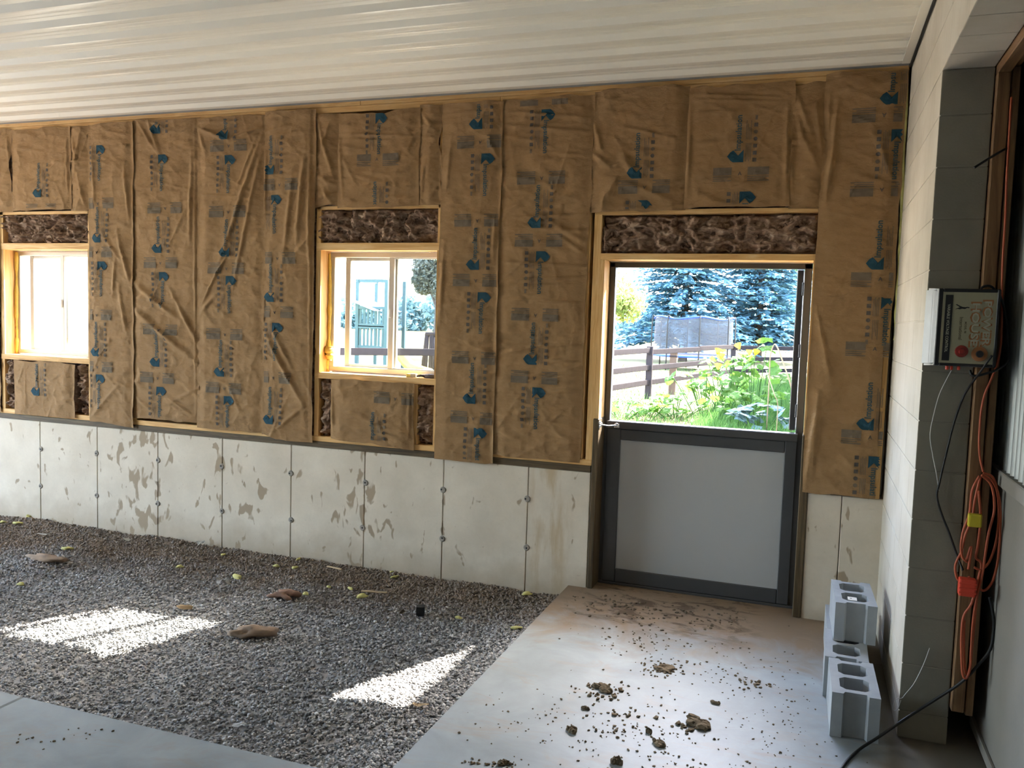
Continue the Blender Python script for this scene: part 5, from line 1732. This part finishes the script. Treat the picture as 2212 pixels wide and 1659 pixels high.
# ---- trees
def leaf_quads(c, n_, size, seed, flat=0.0):
    """n_ small leaf quads round each centre in c (m,3) with radius in column 3"""
    g = np.random.default_rng(seed)
    c = np.asarray(c, float)
    idx = g.integers(0, len(c), n_)
    d = g.normal(size=(n_, 3))
    d /= np.linalg.norm(d, axis=1)[:, None]
    p = c[idx, :3] + d * (c[idx, 3] * g.random(n_) ** 0.4)[:, None] * np.array([1, 1, 1 - flat])
    a = g.normal(size=(n_, 3))
    a[:, 2] *= (1 - 0.5 * flat)
    a /= np.linalg.norm(a, axis=1)[:, None]
    b = np.cross(a, g.normal(size=(n_, 3)))
    b /= np.linalg.norm(b, axis=1)[:, None]
    s = size * (0.6 + 0.8 * g.random(n_))[:, None]
    v = np.stack([p - a * s, p + b * s * 0.45, p + a * s, p - b * s * 0.45], 1).reshape(-1, 3)
    f = np.arange(n_ * 4).reshape(-1, 4)
    return v, f


def spruce(label, x, y_, H, rad, seed, n_lv=34, z_low=0.9):
    r_ = random.Random(seed)
    t = thing('blue_spruce', label, 'tree', (x, y_, -0.35), 'blue spruces')
    tube('trunk', [Vector((x, y_, -0.4)), Vector((x, y_, H * 0.5)), Vector((x, y_, H * 0.97))], [0.24, 0.02], BARK, t, 8, 4)
    vs_, br = [], []
    for l in range(n_lv):
        f = l / (n_lv - 1)
        z = z_low + (H - z_low) * f ** 1.05
        L = rad * (1 - f) ** 0.8 * r_.uniform(0.85, 1.1) + 0.15
        nb = 13 if f < 0.6 else 8
        for k in range(nb):
            a = 2 * math.pi * (k + r_.random()) / nb
            Lk = L * r_.uniform(0.6, 1.08)
            droop = r_.uniform(0.10, 0.30)
            d = Vector((math.cos(a), math.sin(a), 0))
            sd_ = Vector((-d.y, d.x, 0))
            if k % 3 == 0 and f < 0.7:
                br.append((Vector((x, y_, z)), Vector((x, y_, z)) + d * Lk * 0.9 + Vector((0, 0, -droop * Lk * 0.8 + 0.1 * Lk))))
            m = int(14 + 22 * Lk / rad)
            for q in range(m):
                u = 0.18 + 0.82 * (q + r_.random()) / m
                c = Vector((x, y_, z)) + d * Lk * u + Vector((0, 0, -droop * Lk * u * u + 0.12 * Lk * u))
                c += Vector((0, 0, r_.uniform(-0.12, 0.06)))
                for s_ in (-1, 1):
                    tw = (d * r_.uniform(0.5, 1.1) + sd_ * s_ * r_.uniform(0.4, 1.0)).normalized()
                    ln = (0.40 * (1 - 0.5 * u) + 0.12) * r_.uniform(0.7, 1.4) * (0.5 + 0.5 * Lk / rad)
                    wv = tw.cross(Vector((0, 0, 1))).normalized() * ln * 0.26 + Vector((0, 0, r_.uniform(-0.04, 0.05)))
                    e = c + tw * ln + Vector((0, 0, -ln * r_.uniform(0.0, 0.35)))
                    vs_ += [c[:], (c + tw * ln * 0.5 + wv)[:], e[:], (c + tw * ln * 0.5 - wv)[:]]
    org = np.array(wpos(t))
    v = np.array(vs_) - org
    put('needles', mesh_np('needles', v, np.arange(len(v)).reshape(-1, 4)), SPRUCE_M, t, org)
    bv, bf = [], []
    for a, b in br:
        v1, f1 = tube_arrays([a, (a + b) / 2 + Vector((0, 0, 0.05)), b], [0.05, 0.035, 0.012], 5, False)
        o = len(bv)
        bv += [tuple(Vector(q) - wpos(t)) for q in v1]
        bf += [tuple(o + i for i in q) for q in f1]
    o = put('branches', mesh_np('branches', bv, bf), BARK, t, wpos(t))
    o['kind'] = 'stuff'


def broad(label, x, y_, blobs, n_, size, mat, seed, trunk=0.2, name='leafy_tree', group=None, h0=-0.35):
    t = thing(name, label, 'tree', (x, y_, h0), group)
    c = np.array([(x + b[0], y_ + b[1], b[2], b[3]) for b in blobs])
    v, f = leaf_quads(c, n_, size, seed)
    org = np.array(wpos(t))
    put('crown', mesh_np('crown', v - org, f), mat, t, org)
    top = max(b[2] for b in blobs)
    if trunk:
        tube('trunk', [Vector((x, y_, h0)), Vector((x + 0.1, y_, top * 0.45)), Vector((x, y_, top * 0.8))], [trunk, trunk * 0.4], BARK, t, 8, 4)
        for k, b in enumerate(blobs[:5]):
            tube('limb', [Vector((x + 0.05, y_, top * 0.4)), Vector((x + b[0] * 0.5, y_ + b[1] * 0.5, (b[2] + top * 0.4) / 2 + 0.2)), Vector((x + b[0], y_ + b[1], b[2]))], [trunk * 0.4, 0.02], BARK, t, 6, 4)
    return t


p = W(1478, 700, 38.0)
spruce('broad blue spruce directly behind the trampoline', p.x, 38.0, 11.0, 3.9, 5)
p = W(1640, 700, 41.0)
spruce('dense blue spruce right of the trampoline', p.x, 41.0, 12.0, 4.0, 8, 38)
p = W(1700, 640, 52.0)
broad('pale green leafy tree behind the right-hand spruce', p.x + 1.5, 52.0, [(-2.0, 0, 5.0, 1.8), (0, 0, 6.5, 2.4), (1.8, 0, 5.0, 2.2), (-1.2, 0, 3.4, 1.2), (0.5, 0, 4.0, 2)], 9000, 0.16, LEAF_G, 31, 0.3)
p = W(1300, 700, 24.0)
broad('yellow-green leafy tree reaching into the left side of the door view', p.x - 0.4, 24.0, [(1.35, 0, 2.6, 0.7), (0.8, 0.2, 3.0, 0.7), (1.45, -.1, 2.2, 0.5), (0.5, 0, 2.4, 0.8), (1.0, 0, 2.2, 0.5), (-0.6, 0, 3.0, 1.2), (-1.2, 0, 4.0, 1.3), (0.2, 0, 3.6, 0.6)], 3200, 0.08, LEAF_Y, 33, 0.16)
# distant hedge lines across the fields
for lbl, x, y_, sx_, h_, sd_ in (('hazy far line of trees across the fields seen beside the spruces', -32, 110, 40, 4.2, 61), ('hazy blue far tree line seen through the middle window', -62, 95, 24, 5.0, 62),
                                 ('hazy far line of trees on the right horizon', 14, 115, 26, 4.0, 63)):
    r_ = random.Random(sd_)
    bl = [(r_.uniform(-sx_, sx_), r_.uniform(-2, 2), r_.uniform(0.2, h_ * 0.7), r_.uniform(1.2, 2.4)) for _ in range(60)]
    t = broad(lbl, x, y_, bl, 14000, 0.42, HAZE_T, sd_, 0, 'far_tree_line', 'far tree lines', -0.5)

# ---- seen through the middle window: shade tree, play tower, swing frame
p = W(930, 620, 30.0)
broad('round grey-green shade tree seen through the right pane of the middle window', p.x + 0.3, 30.0,
      [(-0.3, 0, 3.9, 0.9), (0.4, 0, 4.6, 1.2), (0.6, 0, 3.2, 0.9), (-0.6, 0, 3.3, 0.6), (1.5, 0, 3.8, 1.5), (1.8, 0, 5.2, 1.5), (1.2, 0, 2.7, 0.7), (2.4, 0, 3.2, 1.2)], 16000, 0.10, LEAF_GREY, 35, 0.2)
py_ = 20.0
PL = thing('play_tower', 'blue-green wooden play tower with a white canopy seen through the middle window', 'play tower', (W(798, 780, py_).x, py_, OZ))
pxl, pxr = W(772, 700, py_).x, W(834, 700, py_).x
D_ = 1.3
for x in (pxl, pxr):
    for y_ in (py_, py_ + D_):
        box('post', x - 0.06, x + 0.06, y_ - 0.06, y_ + 0.06, OZ, 2.9, PLAYW, PL, 0.01)
for z in (0.55, 0.62, 1.30, 1.36, 1.95, 2.85):
    box('beam', pxl, pxr, py_ - 0.04, py_ + 0.04, z - 0.05, z + 0.05, PLAYW, PL, 0.005)
    box('beam', pxl - 0.04, pxl + 0.04, py_, py_ + D_, z - 0.05, z + 0.05, PLAYW, PL, 0.005)
for i in range(7):
    x = pxl + 0.12 + (pxr - pxl - 0.24) * i / 6
    box('slat', x - 0.035, x + 0.035, py_ - 0.02, py_ + 0.02, 0.60, 1.30, PLAYW, PL, 0.004)
    box('slat', x - 0.035, x + 0.035, py_ - 0.02, py_ + 0.02, 1.36, 1.95, PLAYW, PL, 0.004)
box('deck', pxl, pxr, py_, py_ + D_, 1.28, 1.36, PLAYW, PL, 0.01)
bm = bmesh.new()
a0 = [bm.verts.new(q) for q in ((pxl - 0.5, py_ - 0.5, 2.35), (pxr - 0.2, py_ - 0.5, 1.85), (pxr - 0.2, py_ + D_ + 0.2, 1.85), (pxl - 0.5, py_ + D_ + 0.2, 2.35))]
ff = bm.faces.new(a0)
bmesh.ops.solidify(bm, geom=[ff], thickness=0.02)
bmesh.ops.translate(bm, verts=bm.verts, vec=-wpos(PL))
put('canopy', bm_mesh('canopy', bm), CANVAS, PL, wpos(PL))
sw = thing('swing_frame', 'grey wooden swing frame legs with a yellow slide right of the play tower', 'swing frame', (W(915, 780, 19.0).x, 19.0, OZ))
for u0, u1 in ((912, 922), (918, 924), (929, 932), (936, 936)):
    a, b_ = W(u0, 800, 19.0), W(u1, 722, 19.0)
    a.z = OZ
    tube('leg', [a, b_], 0.06, FENCEW, sw, 6, 0)
a, b_ = W(920, 722, 19.0), W(950, 722, 19.0)
tube('top_beam', [a, b_], 0.07, FENCEW, sw, 6, 0)
a, b_ = W(862, 760, 18.5), W(905, 800, 18.0)
tube('slide', smooth_path([a, (a + b_) / 2 + Vector((0, 0, -0.12)), b_, Vector((b_.x + 0.4, 18.0, OZ + 0.1))], 4), 0.17, SLIDE, sw, 8, 0)

# ---- seen through the leftmost window: white house side
hx = -15.5
hs = thing('white_house', 'white sided house with a red-brown band seen through the leftmost window', 'house', (hx, 11, OZ))
HY = 9.0
box('wall', hx - 4.0, hx + 3.2, HY, HY + 6, OZ, 5.2, SIDING, hs, 0)
for i in range(34):
    z = 0.95 + i * 0.115
    box('clapboard', hx - 4.0, hx + 3.22, HY - 0.012, HY, z, z + 0.108, SIDING, hs, 0.004)
box('band', hx - 4.0, hx + 3.25, HY - 0.05, HY, 0.84, 0.95, ROOFT, hs, 0.005)
box('roof', hx - 4.4, hx + 3.6, HY - 0.4, HY + 6.4, 5.2, 5.35, ROOFT, hs, 0)
ax = W(125, 745, HY - 0.5)
ac = thing('utility_box', 'grey metal utility box standing against the white house', 'utility box', (ax.x, HY - 0.3, OZ))
box('cabinet', ax.x - 0.35, ax.x + 0.35, HY - 0.55, HY - 0.06, OZ, 0.72, ACM, ac, 0.02, 2)
box('lid', ax.x - 0.37, ax.x + 0.37, HY - 0.57, HY - 0.05, 0.72, 0.76, ACM, ac, 0.01)
